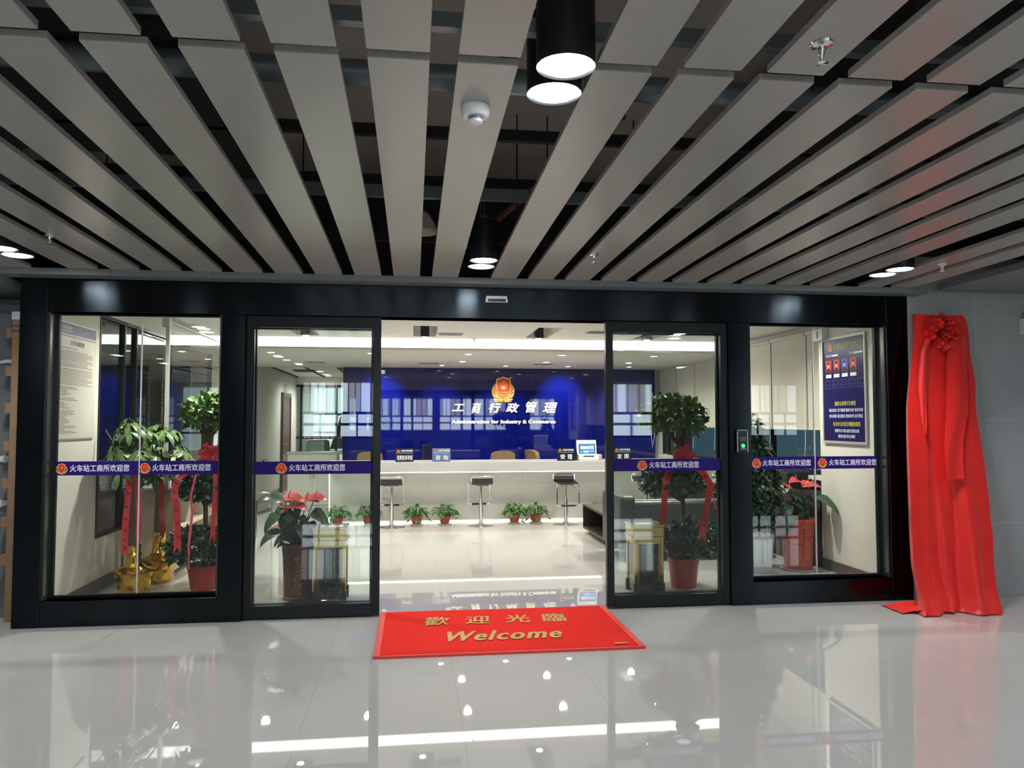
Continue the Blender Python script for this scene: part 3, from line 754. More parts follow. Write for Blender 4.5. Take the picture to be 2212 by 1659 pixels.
def cloth(u, v):
    l, r, z = prof(v)[1:]
    yb = -0.09 - 0.33*v*v
    e = 0.09; uu = (u-e)/(1-2*e)
    if u < e or u > 1-e:
        k = (e-u)/e if u < e else (u-(1-e))/e
        x = l + (max(l, 4.20)-l)*k if u < e else r; y = yb*(1-k) - 0.022*k
        x += (0.02 if u < e else -0.02)*sin(pi*k)*0.6
        y += -0.02*sin(3*pi*k)*v*k*(1-k)
        return Vector((x-4.35, y+0.02, z))
    x = l + (r-l)*uu
    def sm(a, b, q):
        q = max(0.0, min(1.0, (q-a)/(b-a))); return q*q*(3-2*q)
    A = 0.35 + 0.65*v
    c1 = 0.30 - 0.06*v + 0.02*sin(4*v); c2 = 0.60 - 0.05*v
    left = 1 - sm(c1-0.03, c1+0.015, uu)                   # flat strip, its edge folded over
    right = sm(c2-0.02, c2+0.12, uu)*(1-0.55*sm(0.86, 1.0, uu))
    f = 0.045*left + (0.035+0.06*v)*right
    f += 0.012*A*sin(2*pi*(2.1*uu+0.15*v)+0.8)*left + 0.016*A*sin(2*pi*(3.3*uu-0.35*v)+1.0)*right
    f += 0.010*v*v*sin(2*pi*(4.0*uu+0.4*v))
    f += 0.030*math.exp(-((uu-0.34-0.10*v)/0.035)**2)*sm(0.45, 0.75, v) - 0.02*math.exp(-((uu-0.45)/0.05)**2)*sm(0.7, 0.95, v)
    y = yb - f*A
    if v > 0.82: y -= ((v-0.82)/0.18)**2*0.08*(0.6+0.4*sin(7*uu+0.5)); z += 0.006*(1+sin(13*uu+2))*min(1.0, (1-v)/0.05)*((v-0.82)/0.18)
    # pressed fold creases
    y += 0.002*sin(2*pi*9*v)
    x += 0.006*sin(5*v+7*uu)*v
    return Vector((x-4.35, y+0.02, max(0.004, z)))
mb = MB(); mb.grid(cloth, 96, 110)
# top closing strip back to the wall
top = [cloth(i/96, 0) for i in range(97)]
b0 = len(mb.v); mb.v += [v.copy() for v in top] + [Vector((v.x, -0.002, v.z+0.01)) for v in top]
for i in range(96): mb.f.append((b0+i, b0+97+i, b0+98+i, b0+i+1)); mb.mi.append(0)
mb.build('cloth', 'drape', t, True, ang=80)
# pooled hem to the left
mb = MB()
def pool(u, v):
    x = 3.77 + 0.40*u; y = -0.30 - 0.30*v + 0.10*u + 0.02*sin(9*u)*v + (0.16*(1-u))
    z = 0.006 + (0.020+0.03*u)*abs(sin(2.2*pi*v+2*u))*(0.3+0.7*sin(pi*u))
    return Vector((x-4.35, y+0.02, z))
mb.grid(pool, 24, 14); mb.build('hem_pool', 'drape', t, True, ang=80)
# rosette
mb = MB(); rnd = random.Random(3)
c0 = Vector((0.035, -0.115, 2.245))
for k in range(46):
    a = rnd.uniform(0, 2*pi); R = 0.125*sqrt(rnd.random()); cx = c0 + Vector((R*cos(a), -0.055*(1-(R/0.14)**2), R*sin(a)))
    nx = Vector((cos(a)*R*5+rnd.uniform(-.5,.5), -1, sin(a)*R*5+rnd.uniform(-.5,.5))).normalized(); e1 = nx.orthogonal().normalized(); e2 = nx.cross(e1)
    r_ = rnd.uniform(0.025, 0.045); ph = rnd.uniform(0, 6); ws = rnd.choice((3, 4, 5))
    def petal(u, v, cx=cx, e1=e1, e2=e2, nx=nx, r_=r_, ph=ph, ws=ws):
        an = 2*pi*u; return cx + (e1*cos(an)+e2*sin(an))*r_*v + nx*(0.025*v*v + 0.014*v*sin(ws*an+ph))
    mb.grid(petal, 14, 3)
mb.build('rosette', 'drape', t, True, ang=80)
def tail(name, pts, widths, y, wav=0.01):
    mb = MB(); n_ = len(pts)-1
    def fn(u, v):
        i = min(int(v*n_), n_-1); k = v*n_-i
        px = pts[i][0]+(pts[i+1][0]-pts[i][0])*k; pz = pts[i][1]+(pts[i+1][1]-pts[i][1])*k; wd = widths[i]+(widths[i+1]-widths[i])*k
        vv = max(0.0, min(1.0, (2.388-pz)/2.38))
        yy = -0.09 - 0.33*vv*vv - 0.014 - (0.35+0.65*vv)*(0.056+0.05*vv) + wav*sin(6*u+4*v)
        return Vector((px-4.35+(u-0.5)*wd, yy+0.02+y, pz+0.01*(u-.5)))
    mb.grid(fn, 8, 24); mb.build(name, 'drape', t, True, ang=80)
tail('sash_tail', [(4.46, 2.32), (4.53, 2.15), (4.48, 1.6), (4.40, 1.30), (4.36, 1.02)], [0.12, 0.18, 0.20, 0.17, 0.155], 0.0)
tail('sash_tail', [(4.30, 2.26), (4.22, 2.08), (4.185, 1.80), (4.165, 1.50), (4.16, 1.38)], [0.06, 0.07, 0.07, 0.05, 0.012], 0.0)

# ================================================================== OFFICE CEILING FITTINGS
def downlight(x, y, z, label, W=None, r=0.055, cone=160, tilt=0):
    t = thing('round_downlight', label, 'downlight', (x, y, z), 0, 'round ceiling downlights')
    MB().lathe([(r*0.98, 0.0), (r*1.22, 0.0), (r*1.2, -0.007), (r*0.98, -0.004)], cap=False).build('rim', 'ceil', t)
    MB().lathe([(0, -0.001), (r*0.97, -0.001), (r*0.6, -0.006), (0, -0.007)], cap=False).build('lens', 'lens_warm', t)
    if W: lamp('downlight_beam', 'SPOT', t, (0, 0, -0.02), W, (1.0, 0.95, 0.86), 0.05, cone, 0.8, (radians(tilt), 0, 0))
    return t
cname = ['far left', 'left of centre', 'above the emblem side', 'right of centre', 'far right']
for i, x in enumerate((-1.87, -0.56, 0.75, 2.05, 3.37)):
    downlight(x, 4.47, 2.41, f'lit round downlight in the front soffit row, {ORD[i+1]} from the left', DOWNLIGHT_W)
    downlight(x, 5.76, 2.41, f'lit round downlight in the second soffit row, {ORD[i+1]} from the left', DOWNLIGHT_W)
for i, x in enumerate((-0.55, 0.47, 1.52, 2.57, 3.62)):
    downlight(x, 6.62, 2.41, f'lit round downlight in the soffit row by the blue wall, {ORD[i+1]} from the left', DOWNLIGHT_W*(2.6 if i in (0, 3) else 1.6), 0.045, (70 if i in (0, 3) else 90), (52 if i in (0, 3) else 28))
for i, x in enumerate((-2.45, 3.33)):
    downlight(x, 3.5, 2.56, f'lit round downlight in the upper ceiling, by the {("left glass wall", "right window blinds")[i]}', SPOT_W, 0.085)
for i, x in enumerate((-1.9, -0.3, 1.7, 3.3)):  # row added out of view above the header to brighten the room's front
    downlight(x, 1.35, 2.56, f'added unseen round downlight brightening the room just inside the glass front, {ORD[i+1]} from the left', SPOT_W*(1.7 if i in (0, 3) else 0.5), 0.085)
for i, y in enumerate((10.7, 11.8, 12.3)):
    downlight(-1.96+0.004*i, y, 2.55, f'lit round lamp in the back office ceiling, {ORD[i+1]} from the front', SPOT_W*0.9, 0.085)
for i, x in enumerate((-1.29, 0.14, 1.56, 2.96)):
    t = thing('recessed_spotlight', f'black box spotlight in a ceiling slot, {ORD[i+1]} from the left', 'spotlight', (x, 3.48, 2.74), 0, 'black spotlights in the ceiling slots')
    mb = MB(); mb.box(-0.052, 0.052, -0.07, 0.07, -0.21, 0.0); mb.build('housing', 'blackcan', t, False, bevel=0.003)
    mb = MB(); mb.lathe([(0, -0.2105), (0.040, -0.2105), (0.038, -0.216), (0, -0.217)], cap=False); mb.build('lens', 'lens_warm', t)
    lamp('spot_beam', 'SPOT', t, (0, 0, -0.23), SPOT_W, (1.0, 0.95, 0.87), 0.04, 110, 0.8)
def vent(x, y, z, w_, d_, label):
    t = thing('air_vent', label, 'air vent', (x, y, z), 0, 'ceiling air vents')
    mb = MB(); mb.box(-w_/2, w_/2, -d_/2, d_/2, -0.006, 0.0); mb.build('frame', 'soffit', t, False)
    n_ = max(3, int(d_/0.03))
    for k in range(n_):
        yy = -d_/2+0.02+(d_-0.04)*k/(n_-1); MB().box(-w_/2+0.02, w_/2-0.02, yy-0.005, yy+0.005, -0.010, -0.0061).build('louvre', 'skirt', t, False)
vent(0.45, 3.36, 2.56, 0.32, 0.22, 'grey ceiling vent right of the second spotlight')
vent(2.22, 2.95, 2.56, 0.34, 0.22, 'grey ceiling vent near the right edge of the open doorway')
vent(-1.55, 2.95, 2.56, 0.34, 0.22, 'grey ceiling vent left of the leftmost spotlight')
for i, (x, l) in enumerate(((-1.50, 'left'), (0.243, 'middle'), (2.072, 'right'))):
    vent(x, 6.15, 2.41, 0.34, 0.16, f'slim dark vent in the soffit, {l} one of three')
sprinkler(0.78, 3.86, 2.56, 'tiny sprinkler on the office ceiling before the cove light', 0.8, 'alu')
sprinkler(0.60, 5.9, 2.41, 'tiny sprinkler under the soffit left of the emblem', 0.7, 'alu')
sprinkler(2.62, 6.3, 2.41, 'tiny sprinkler under the soffit right of the emblem', 0.7, 'white')

# ================================================================== EMBLEM AND LETTERING ON THE BLUE WALL
t = thing('wall_emblem', 'gold and red shield emblem on the blue wall', 'emblem', (1.556, YB, 2.045))
F = front()
S = 0.40
mb = MB(); rnd = random.Random(5)
def lens_leaf(mb, cx, cz, ang, L, W, d):
    ca, sa = cos(ang), sin(ang); vs = []
    n_ = 8; rim = []
    for i in range(n_+1):
        tt = i/n_; x = (tt-0.5)*L; y = W/2*sin(pi*tt); rim.append((x, y))
    pts = rim + [(x, -y) for x, y in rim[::-1][1:-1]]
    vs = [F.p(cx+x*ca-y*sa, cz+x*sa+y*ca, d) for x, y in pts]
    c = len(pts); vs.append(F.p(cx, cz, d+W*0.28))
    mb.add(vs, [(i, (i+1) % c, c) for i in range(c)])
for sg in (-1, 1):
    for k in range(9):
        a = radians(-62 + k*14.5); R = 0.163
        for off, dd in ((0.014, 0.014), (-0.016, 0.022)):
            px = sg*(R+off)*cos(a)*1.02; pz = (R+off)*sin(a)*0.95 - 0.035
            ta = a+radians(70 if off > 0 else 110); ta = ta if sg > 0 else pi-ta
            lens_leaf(mb, px, pz, ta, 0.085, 0.042, dd)
    for k, (px, pz, rr) in enumerate(((0.045, -0.185, 0.038), (0.115, -0.125, 0.032))):
        mb.disc(sg*px, pz, rr, F, 0.012, 0.034, 20); 
        mb.disc(sg*px, pz, rr*0.6, F, 0.034, 0.042, 16)
    lens_leaf(mb, sg*0.105, -0.190, radians(18)*sg, 0.15, 0.045, 0.016)
    lens_leaf(mb, sg*0.085, -0.212, radians(5)*sg, 0.15, 0.035, 0.012)
mb.build('wreath', 'gold', t, True, ang=30)
mb = MB(); mb.disc(0, -0.055, 0.150, F, 0.004, 0.012, 28, 0.145); mb.build('backing', 'gold', t, False)
sc = 0.385
MB().poly([(x*sc, y*sc*1.02+0.03) for x, y in SHIELD_OUT], F, 0.01, 0.045).build('shield_rim', 'gold', t, False, bevel=0.003)
mb = MB(); mb.poly([(x*sc*0.88, y*sc*0.91+0.03) for x, y in SHIELD_OUT], F, 0.04, 0.050); mb.build('shield', 'red_ink', t, False)
mb = MB(); mb.tube([(0.062*cos(2*pi*i/28), -0.052, 0.075+0.062*sin(2*pi*i/28)) for i in range(28)], 0.009, 8, closed=True)
mb.rect(-0.038, 0.038, 0.018, 0.028, F, 0.05, 0.058); mb.rect(-0.030, 0.030, 0.028, 0.036, F, 0.05, 0.056); mb.rect(-0.034, 0.034, 0.044, 0.050, F, 0.05, 0.056); mb.rect(-0.024, 0.024, 0.036, 0.062, F, 0.05, 0.054)
def star(cx, cy, r):
    return [(cx+(r if i % 2 == 0 else r*0.4)*sin(pi*i/5), cy+(r if i % 2 == 0 else r*0.4)*cos(pi*i/5)) for i in range(10)]
for cx, cy, r in ((0, 0.100, 0.016), (-0.03, 0.086, 0.007), (-0.017, 0.076, 0.007), (0.017, 0.076, 0.007), (0.03, 0.086, 0.007)): mb.poly(star(cx, cy, r), F, 0.05, 0.055)
mb.rect(-0.045, 0.045, -0.004, 0.004, F, 0.05, 0.056)
for k in range(2):
    pts = [(x, -0.085-0.026*k-2.0*x*x+0.004) for x in [(-1+2*i/8)*(0.072-0.018*k) for i in range(9)]]
    mb.poly(pts + [(x, y-0.010) for x, y in pts[::-1]], F, 0.05, 0.055)
mb.text('工商行政管理', F, -0.07, 0.07, -0.062, -0.040, 0.0525, bold=0.0011)
mb.build('shield_motif', 'gold', t, True)

t = thing('wall_lettering', 'cream raised brush script characters on the blue wall', 'lettering', (1.565, YB, 1.66))
for ch, x0, x1, z0, z1 in (('工', 976, 1004, 0.005, 0.13), ('商', 1019, 1040, -0.035, 0.16), ('行', 1056, 1083, -0.02, 0.15), ('政', 1093, 1122, -0.02, 0.15), ('管', 1136, 1161, -0.02, 0.18), ('理', 1173, 1204, -0.02, 0.16)):
    a, b = X_at(x0, 7.27)-1.565, X_at(x1, 7.27)-1.565
    mb = MB()
    for d in (0.012, 0.018, 0.024): mb.text(ch, F, a, b, z0, z1, d, shear=0.25, bold=0.005)
    mb.build('character', 'ivory', t, False)
t = thing('wall_lettering', 'line of bold cream English lettering on the blue wall', 'lettering', (1.565, YB, 1.44))
mb = MB()
for d in (0.010, 0.016): mb.text('Administration for Industry & Commerce', F, -0.905, 0.915, -0.006, 0.077, d, spacing=1.08, bold=0.0055)
mb.build('lettering', 'ivory', t, False)

# ================================================================== COUNTER
t = thing('service_counter', 'long white reception counter with glowing light strip', 'counter', (1.6, 5.0, 0))
mb = MB(); mb.box(-2.80, 2.8, 0.0, 0.62, 0.775, 0.915); mb.build('worktop', 'countertop', t, False, bevel=0.004)
mb = MB()
for i in range(4): mb.box(-2.74+1.385*i, -2.74+1.385*(i+1)-0.002, 0.45, 0.49, 0.04, 0.774)
mb.build('front_panel', 'counter', t, False)
MB().box(-2.74, 2.8, 0.47, 0.60, 0.0, 0.04).build('plinth', 'counter', t, False)
MB().box(-2.78, 2.8, 0.06, 0.085, 0.760, 0.774).build('light_strip', 'led', t, False)
MB().box(-2.74, 2.8, 0.436, 0.449, 0.002, 0.012).build('floor_light_line', 'led', t, False)
MB().box(-2.79, -2.74, 0.45, 0.60, 0.0, 0.774).build('side_panel', 'counter', t, False)
MB().box(-2.803, -2.791, 0.46, 0.58, 0.02, 0.76).build('side_light_strip', 'led', t, False)
MB().box(-2.74, 2.8, 0.55, 1.1, 0.70, 0.74).build('inner_desk', 'countertop', t, False)

def counter_sign(x, big, label, m, off=0.0):
    t = thing('counter_sign', label, 'sign', (x, 5.12, 0.916))
    MB().rect(-0.13, 0.13, 0.0, 0.19, F, 0.0, 0.004).build('plate', m, t, False)
    MB().box(-0.13, 0.13, -0.004, 0.05, 0.0, 0.004).build('foot', 'sign_dark', t, False)
    MB().rect(-0.12, 0.12, 0.122, 0.126, F, 0.004, 0.005).build('rule', 'white_ink', t, False)
    e = small_emblem(t, front(-0.004), -0.088, 0.155, 0.042)
    MB().text('工商行政管理', F, -0.055, 0.115, 0.143, 0.170, 0.006, bold=0.0011).build('small_lettering', 'white', t, False)
    n_ = len(big)
    if n_ > 2: MB().text(big, F, -0.11, 0.115, 0.022, 0.092, 0.006, bold=0.0013).build('lettering', 'white', t, False)
    else:
        for ch, x0 in zip(big, (-0.085, 0.022)): MB().text(ch, F, x0, x0+0.073, 0.022, 0.092, 0.006, bold=0.002).build('character', 'white', t, False)
counter_sign(X_at(874.5, 5.12), '消费投诉举报', 'dark counter sign with six big characters, leftmost on the counter', 'sign_dark')
counter_sign(X_at(954, 5.12), '咨询', 'counter sign with two big characters, pale blue reflection painted in', 'sign_reflect')
counter_sign(X_at(1222, 5.12), '受理', 'dark counter sign beside the white terminal', 'sign_dark')
counter_sign(X_at(1344, 5.12), '发照', 'counter sign seen through the right sliding door', 'sign_dark')

t = thing('self_service_terminal', 'white desktop terminal with bright blue screen on the counter', 'terminal', (X_at(1270, 5.2), 5.16, 0.916))
mb = MB(); mb.poly([(-0.165, 0), (0.145, 0), (0.135, 0.085), (-0.155, 0.085)], F, 0.0, 0.0)
mb = MB(); mb.box(-0.155, 0.145, -0.04, 0.22, 0.0, 0.085); mb.build('base', 'white', t, False, bevel=0.008)
fs_ = Fr((0, 0.02, 0.078), (1, 0, 0), (0, 0.22, 0.975), (0, -0.975, 0.22))
mb = MB(); mb.rect(-0.165, 0.125, 0.0, 0.225, fs_, -0.06, 0.0); mb.build('screen_housing', 'white', t, False, bevel=0.006)
mb = MB(); mb.rect(-0.140, 0.105, 0.02, 0.165, fs_, 0, 0.003); mb.build('bezel', 'black', t, False)
mb = MB(); mb.rect(-0.128, 0.093, 0.028, 0.157, fs_, 0.003, 0.004); mb.build('screen', 'screen_blue', t, False)
mb = MB()
for a, b, c, d in ((-0.12, -0.02, 0.088, 0.13), (-0.015, 0.025, 0.088, 0.13), (0.03, 0.085, 0.115, 0.135), (0.03, 0.085, 0.09, 0.108), (-0.075, 0.01, 0.036, 0.062), (0.03, 0.052, 0.05, 0.062), (0.062, 0.085, 0.05, 0.062), (-0.12, -0.105, 0.036, 0.05)): mb.rect(a, b, c, d, fs_, 0.004, 0.0046)
mb.build('screen_tile', 'screen_white', t, False)
MB().box(-0.09, 0.07, -0.044, -0.0405, 0.055, 0.068).build('card_slot', 'black', t, False)
MB().box(0.146, 0.20, 0.0, 0.14, 0.0, 0.085).build('side_reader', 'alu', t, False, bevel=0.006)
MB().box(-0.24, -0.17, 0.02, 0.06, 0.0, 0.11).build('cable_box', 'black', t, False)

def office_chair(x, y, rz, label, m='brown_chair'):
    t = thing('office_chair', label, 'chair', (x, y, 0), rz, 'tan office chairs behind the counter')
    def back(u, v):
        xx = (u-0.5)*0.41*(1-0.15*abs(v-0.5)); z = 0.52+0.50*v
        k = abs(2*u-1)
        return Vector((xx, 0.22+0.06*v - 0.05*k*k, z - (0.045*k**4 if v > 0.8 else 0)))
    mb = MB(); mb.grid(back, 14, 10); vb = [v + Vector((0, 0.07, 0)) for v in mb.v]; n_ = len(mb.v)
    fs = [f[::-1] for f in mb.f]; mb.add(vb, fs)
    for i in range(14): mb.f.append((150+i, 150+i+1, n_+150+i+1, n_+150+i)); mb.mi.append(0)
    for j in range(10):
        mb.f.append((j*15, (j+1)*15, n_+(j+1)*15, n_+j*15)); mb.mi.append(0); mb.f.append((j*15+14, n_+j*15+14, n_+(j+1)*15+14, (j+1)*15+14)); mb.mi.append(0)
    for i in range(14): mb.f.append((i, n_+i, n_+i+1, i+1)); mb.mi.append(0)
    mb.build('backrest', m, t, True, ang=60)
    MB().box(-0.25, 0.25, -0.25, 0.22, 0.43, 0.52).build('seat', m, t, False, bevel=0.03)
    MB().cyl((0, 0, 0.10), (0, 0, 0.43), 0.03).build('column', 'chrome', t)
    for k in range(5):
        a = 2*pi*k/5; MB().bar((0, 0, 0.10), (0.27*cos(a), 0.27*sin(a), 0.06), 0.04, 0.03).build('leg', 'black', t, False, bevel=0.004)
        MB().cyl((0.27*cos(a)-0.012, 0.27*sin(a), 0.03), (0.27*cos(a)+0.012, 0.27*sin(a), 0.03), 0.03, seg=12).build('caster', 'black', t)
office_chair(X_at(1079, 6.5), 6.5, pi+0.1, 'tan office chair behind the counter under the emblem')
office_chair(X_at(1152, 6.8)+0.21, 6.8, pi-1.25, 'tan office chair turned aside behind the counter, left of the white terminal')
office_chair(X_at(795, 6.5), 6.5, pi+0.2, 'tan office chair at the left end behind the counter')
def monitor(x, y, rz, label):
    t = thing('computer_monitor', label, 'monitor', (x, y, 0.741), rz)
    MB().box(-0.25, 0.25, -0.015, 0.02, 0.10, 0.40).build('screen_shell', 'black', t, False, bevel=0.006)
    MB().box(-0.02, 0.02, 0.0, 0.03, 0.01, 0.12).build('stand', 'black', t, False)
    MB().box(-0.10, 0.10, -0.07, 0.09, 0.0, 0.012).build('foot', 'black', t, False)
monitor(X_at(922, 5.85), 5.85, 1.35, 'black monitor seen edge on behind the sign with the painted blue reflection')
monitor(X_at(1308, 5.85), 5.85, 1.3, 'black monitor seen edge on right of the white terminal')

# ------------------------------------------------------------------ bar stools
def make_stool():
    t = thing('bar_stool', 'bar stool', 'bar stool')
    MB().lathe([(0, 0.0), (0.196, 0.0), (0.196, 0.006), (0.17, 0.014), (0.05, 0.022), (0.034, 0.035), (0, 0.036)], seg=36, cap=False).build('base', 'chrome', t)
    mb = MB(); mb.cyl((0, 0, 0.03), (0, 0, 0.36), 0.029); mb.build('column', 'chrome', t)
    MB().cyl((0, 0, 0.36), (0, 0, 0.60), 0.019).build('gas_lift', 'chrome', t)
    # seat shell: gentle L profile with low back towards the viewer
    prof_ = [(0.17, 0.605), (0.10, 0.60), (0.0, 0.598), (-0.10, 0.602), (-0.145, 0.615), (-0.165, 0.645), (-0.172, 0.685)]
    mb = MB(); th = 0.012; W2 = 0.147
    vs = []
    for y, z in prof_: vs += [(-W2, y, z), (W2, y, z)]
    for i, (y, z) in enumerate(prof_):
        a = prof_[max(0, i-1)]; b = prof_[min(len(prof_)-1, i+1)]; dy, dz = b[0]-a[0], b[1]-a[1]; L = sqrt(dy*dy+dz*dz); ny, nz = dz/L, -dy/L
        vs += [(-W2, y-ny*th, z-nz*th), (W2, y-ny*th, z-nz*th)]
    n_ = len(prof_); fs = []
    for i in range(n_-1):
        a = 2*i; fs += [(a, a+1, a+3, a+2), (2*n_+a, 2*n_+a+2, 2*n_+a+3, 2*n_+a+1), (a, a+2, 2*n_+a+2, 2*n_+a), (a+1, 2*n_+a+1, 2*n_+a+3, a+3)]
    fs += [(0, 2*n_, 2*n_+1, 1), (2*n_-2, 2*n_-1, 4*n_-1, 4*n_-2)]
    mb.add(vs, fs); mb.build('seat', 'seat', t, True, ang=50)
    # chrome loop: round the back, along the seat sides, down in front to the foot rest
    side = [(-0.178, 0.70), (-0.172, 0.655), (-0.15, 0.618), (-0.10, 0.605), (0.0, 0.60), (0.12, 0.603), (0.165, 0.600), (0.182, 0.57), (0.190, 0.45), (0.198, 0.33), (0.20, 0.305)]
    ptsR = [(0.158, y, z) for y, z in side]; ptsL = [(-0.158, y, z) for y, z in side[::-1]]
    loop = [(-0.12, -0.180, 0.712), (0.12, -0.180, 0.712)] + ptsR + [(0.145, 0.20, 0.288), (0.0, 0.20, 0.285), (-0.145, 0.20, 0.288)] + ptsL
    mb = MB(); mb.tube(loop, 0.010, 8, closed=True); mb.build('loop_frame', 'chrome', t)
    MB().cyl((-0.105, 0.20, 0.287), (0.105, 0.20, 0.287), 0.0145, seg=12).build('foot_rest_grip', 'black', t)
    mb = MB(); mb.box(-0.10, 0.10, -0.10, 0.10, 0.572, 0.586); mb.build('seat_bracket', 'chrome', t, False)
    mb = MB(); mb.tube([(0.0, 0, 0.575), (-0.08, -0.03, 0.565), (-0.13, -0.05, 0.525), (-0.165, -0.06, 0.52)], 0.005, 6); mb.build('height_lever', 'chrome', t)
    return t
st0 = make_stool()
for i, (x, rz, lab) in enumerate(((-0.293, 0.0, 'chrome and black bar stool at the left edge of the open doorway'), (0.975, 0.05, 'chrome and black bar stool in the middle, left of the third pair of pots'),
                                  (2.216, pi-0.03, 'chrome and black bar stool before the white terminal'), (3.40, pi+0.75, 'chrome bar stool half hidden behind the topiary in the right door'))):
    o = st0 if i == 0 else copy_tree(st0)
    o.location = (x, 5.07-(0.12 if i == 3 else 0), 0); o.rotation_euler = (0, 0, rz); tag(o, lab, 'bar stool', 'bar stools along the counter')

# ------------------------------------------------------------------ small pothos pots
def make_pothos(seed):
    rnd = random.Random(seed)
    t = thing('potted_pothos', 'pothos', 'potted plant')
    MB().lathe([(0, 0.0), (0.092, 0.0), (0.098, 0.008), (0.070, 0.012), (0, 0.012)], cap=False, seg=24).build('saucer', 'pot_white', t)
    mb = MB(); mb.lathe([(0, 0.012), (0.060, 0.012), (0.082, 0.115), (0.088, 0.115), (0.088, 0.128), (0.078, 0.128), (0.074, 0.11), (0, 0.11)], cap=False); mb.build('pot', 'pot_terracotta', t)
    mb = MB(); sm = MB()
    for k in range(85):
        a = rnd.uniform(0, 2*pi); R = 0.03+0.145*sqrt(rnd.random()); h = 0.13+0.19*(1-(R/0.2)**2)*rnd.uniform(0.45, 1.0)
        if rnd.random() < 0.2: R = rnd.uniform(0.14, 0.19); h = rnd.uniform(0.05, 0.16)
        if sin(a) > 0: R *= 1-0.45*sin(a)
        p = Vector((R*cos(a), R*sin(a), h))
        d = Vector((cos(a)+rnd.uniform(-.6,.6), (sin(a)+rnd.uniform(-.6,.6))*(1 if sin(a) < 0 else 0.25), rnd.uniform(-0.6, 0.3)))
        mb.leaf(p, d, (rnd.uniform(-.3,.3), rnd.uniform(-.3,.3), 1), rnd.uniform(0.06, 0.10), rnd.uniform(0.04, 0.065), rnd.uniform(0.3, 0.8), 'heart', 0.2)
        if k % 4 == 0: sm.tube([(0.02*cos(a), 0.02*sin(a), 0.10), (R*0.6*cos(a), R*0.6*sin(a), h*0.8+0.05), p], 0.0025, 5)
    mb.build('leaves', 'leaf_pothos', t); sm.build('stems', 'leaf_pothos', t)
    return t
pp = [make_pothos(11), make_pothos(12), make_pothos(13)]
spots = [(-1.06, 'small pothos in a red pot at the left end of the counter front'), (-0.62, 'small pothos seen through the left sliding door beside the brass bin'),
         (0.063, 'small pothos in a red pot, left one of the pair right of the left stool'), (0.467, 'small pothos in a red pot, right one of the pair before the middle stool'),
         (1.484, 'small pothos in a red pot, left one of the pair right of the middle stool'), (1.805, 'small pothos in a red pot, right one of the pair left of the terminal stool'),
         (2.72, 'small pothos peeping out behind the dark coffee table'), (3.05, 'small pothos behind the right door frame, beyond the coffee table')]
for i, (x, lab) in enumerate(spots):
    o = pp[i] if i < 3 else copy_tree(pp[i % 3])
    o.location = (x, 5.26, 0); tag(o, lab, 'potted plant', 'small pothos pots along the counter')

# ================================================================== BIG PLANTS
def cloud(mb, c, rad, n, rnd, L=(0.06, 0.09), W=(0.035, 0.05), up=0.3, inner=0.55, shape='oval', droop=0.4, zmin=None):
    for _ in range(n):
        z = rnd.uniform(-0.6, 1); a = rnd.uniform(0, 2*pi); q = sqrt(1-z*z); r = inner+(1-inner)*rnd.random()**0.6
        d = Vector((q*cos(a), q*sin(a), z))
        p = Vector(c) + Vector((d.x*rad[0], d.y*rad[1], d.z*rad[2]))*r
        dd = d + Vector((rnd.uniform(-.8,.8), rnd.uniform(-.8,.8), rnd.uniform(-.5,.5)+up))
        mb.leaf(p, dd, d+Vector((rnd.uniform(-.4,.4), rnd.uniform(-.4,.4), 0.6)), rnd.uniform(*L), rnd.uniform(*W), rnd.uniform(0.1, droop*2), shape, 0.22, 3)
def ribbon_strip(parent, pts, wd, m, name='ribbon', marks=0, facing=(0,-1,0), notch=True):
    pts = [Vector(p) for p in pts]; fc = Vector(facing); mb = MB(); seg = []
    for i in range(len(pts)-1):
        for k in range(4): seg.append(pts[i].lerp(pts[i+1], k/4))
    seg.append(pts[-1]); vs = []
    for i, p in enumerate(seg):
        t_ = (seg[min(i+1, len(seg)-1)]-seg[max(i-1, 0)]).normalized(); s_ = t_.cross(fc).normalized()
        tw = 0.25*sin(i*0.6); s2 = (s_ + fc*tw).normalized()
        vs += [p - s2*wd/2, p + fc*0.003*sin(i), p + s2*wd/2]
    fs = []
    for i in range(len(seg)-1): k = i*3; fs += [(k, k+1, k+4, k+3), (k+1, k+2, k+5, k+4)]
    if notch: vs[-2] = vs[-2] + (seg[-2]-seg[-1])*1.2
    mb.add(vs, fs); r = mb.build(name, m, parent, True, ang=80)
    if marks:
        mb = MB(); rnd = random.Random(marks); L = len(seg)
        for k in range(marks):
            q = (k+1.2)/(marks+1.6)*(L-1); i = int(q); p = seg[i].lerp(seg[min(i+1, L-1)], q-i) + fc*0.006
            t_ = (seg[min(i+1, L-1)]-seg[max(i-1,0)]).normalized(); s_ = t_.cross(fc).normalized()
            for _ in range(4):
                a = rnd.uniform(-.012, .012); b_ = rnd.uniform(-.016, .016); dr = rnd.choice((s_, t_, (s_+t_).normalized(), (s_-t_).normalized()))
                c_ = p + s_*a + t_*b_; mb.bar(c_-dr*0.010, c_+dr*0.010, 0.0035, 0.001, up=fc)
        mb.build('brush_mark', 'ink', r, False)
    return r
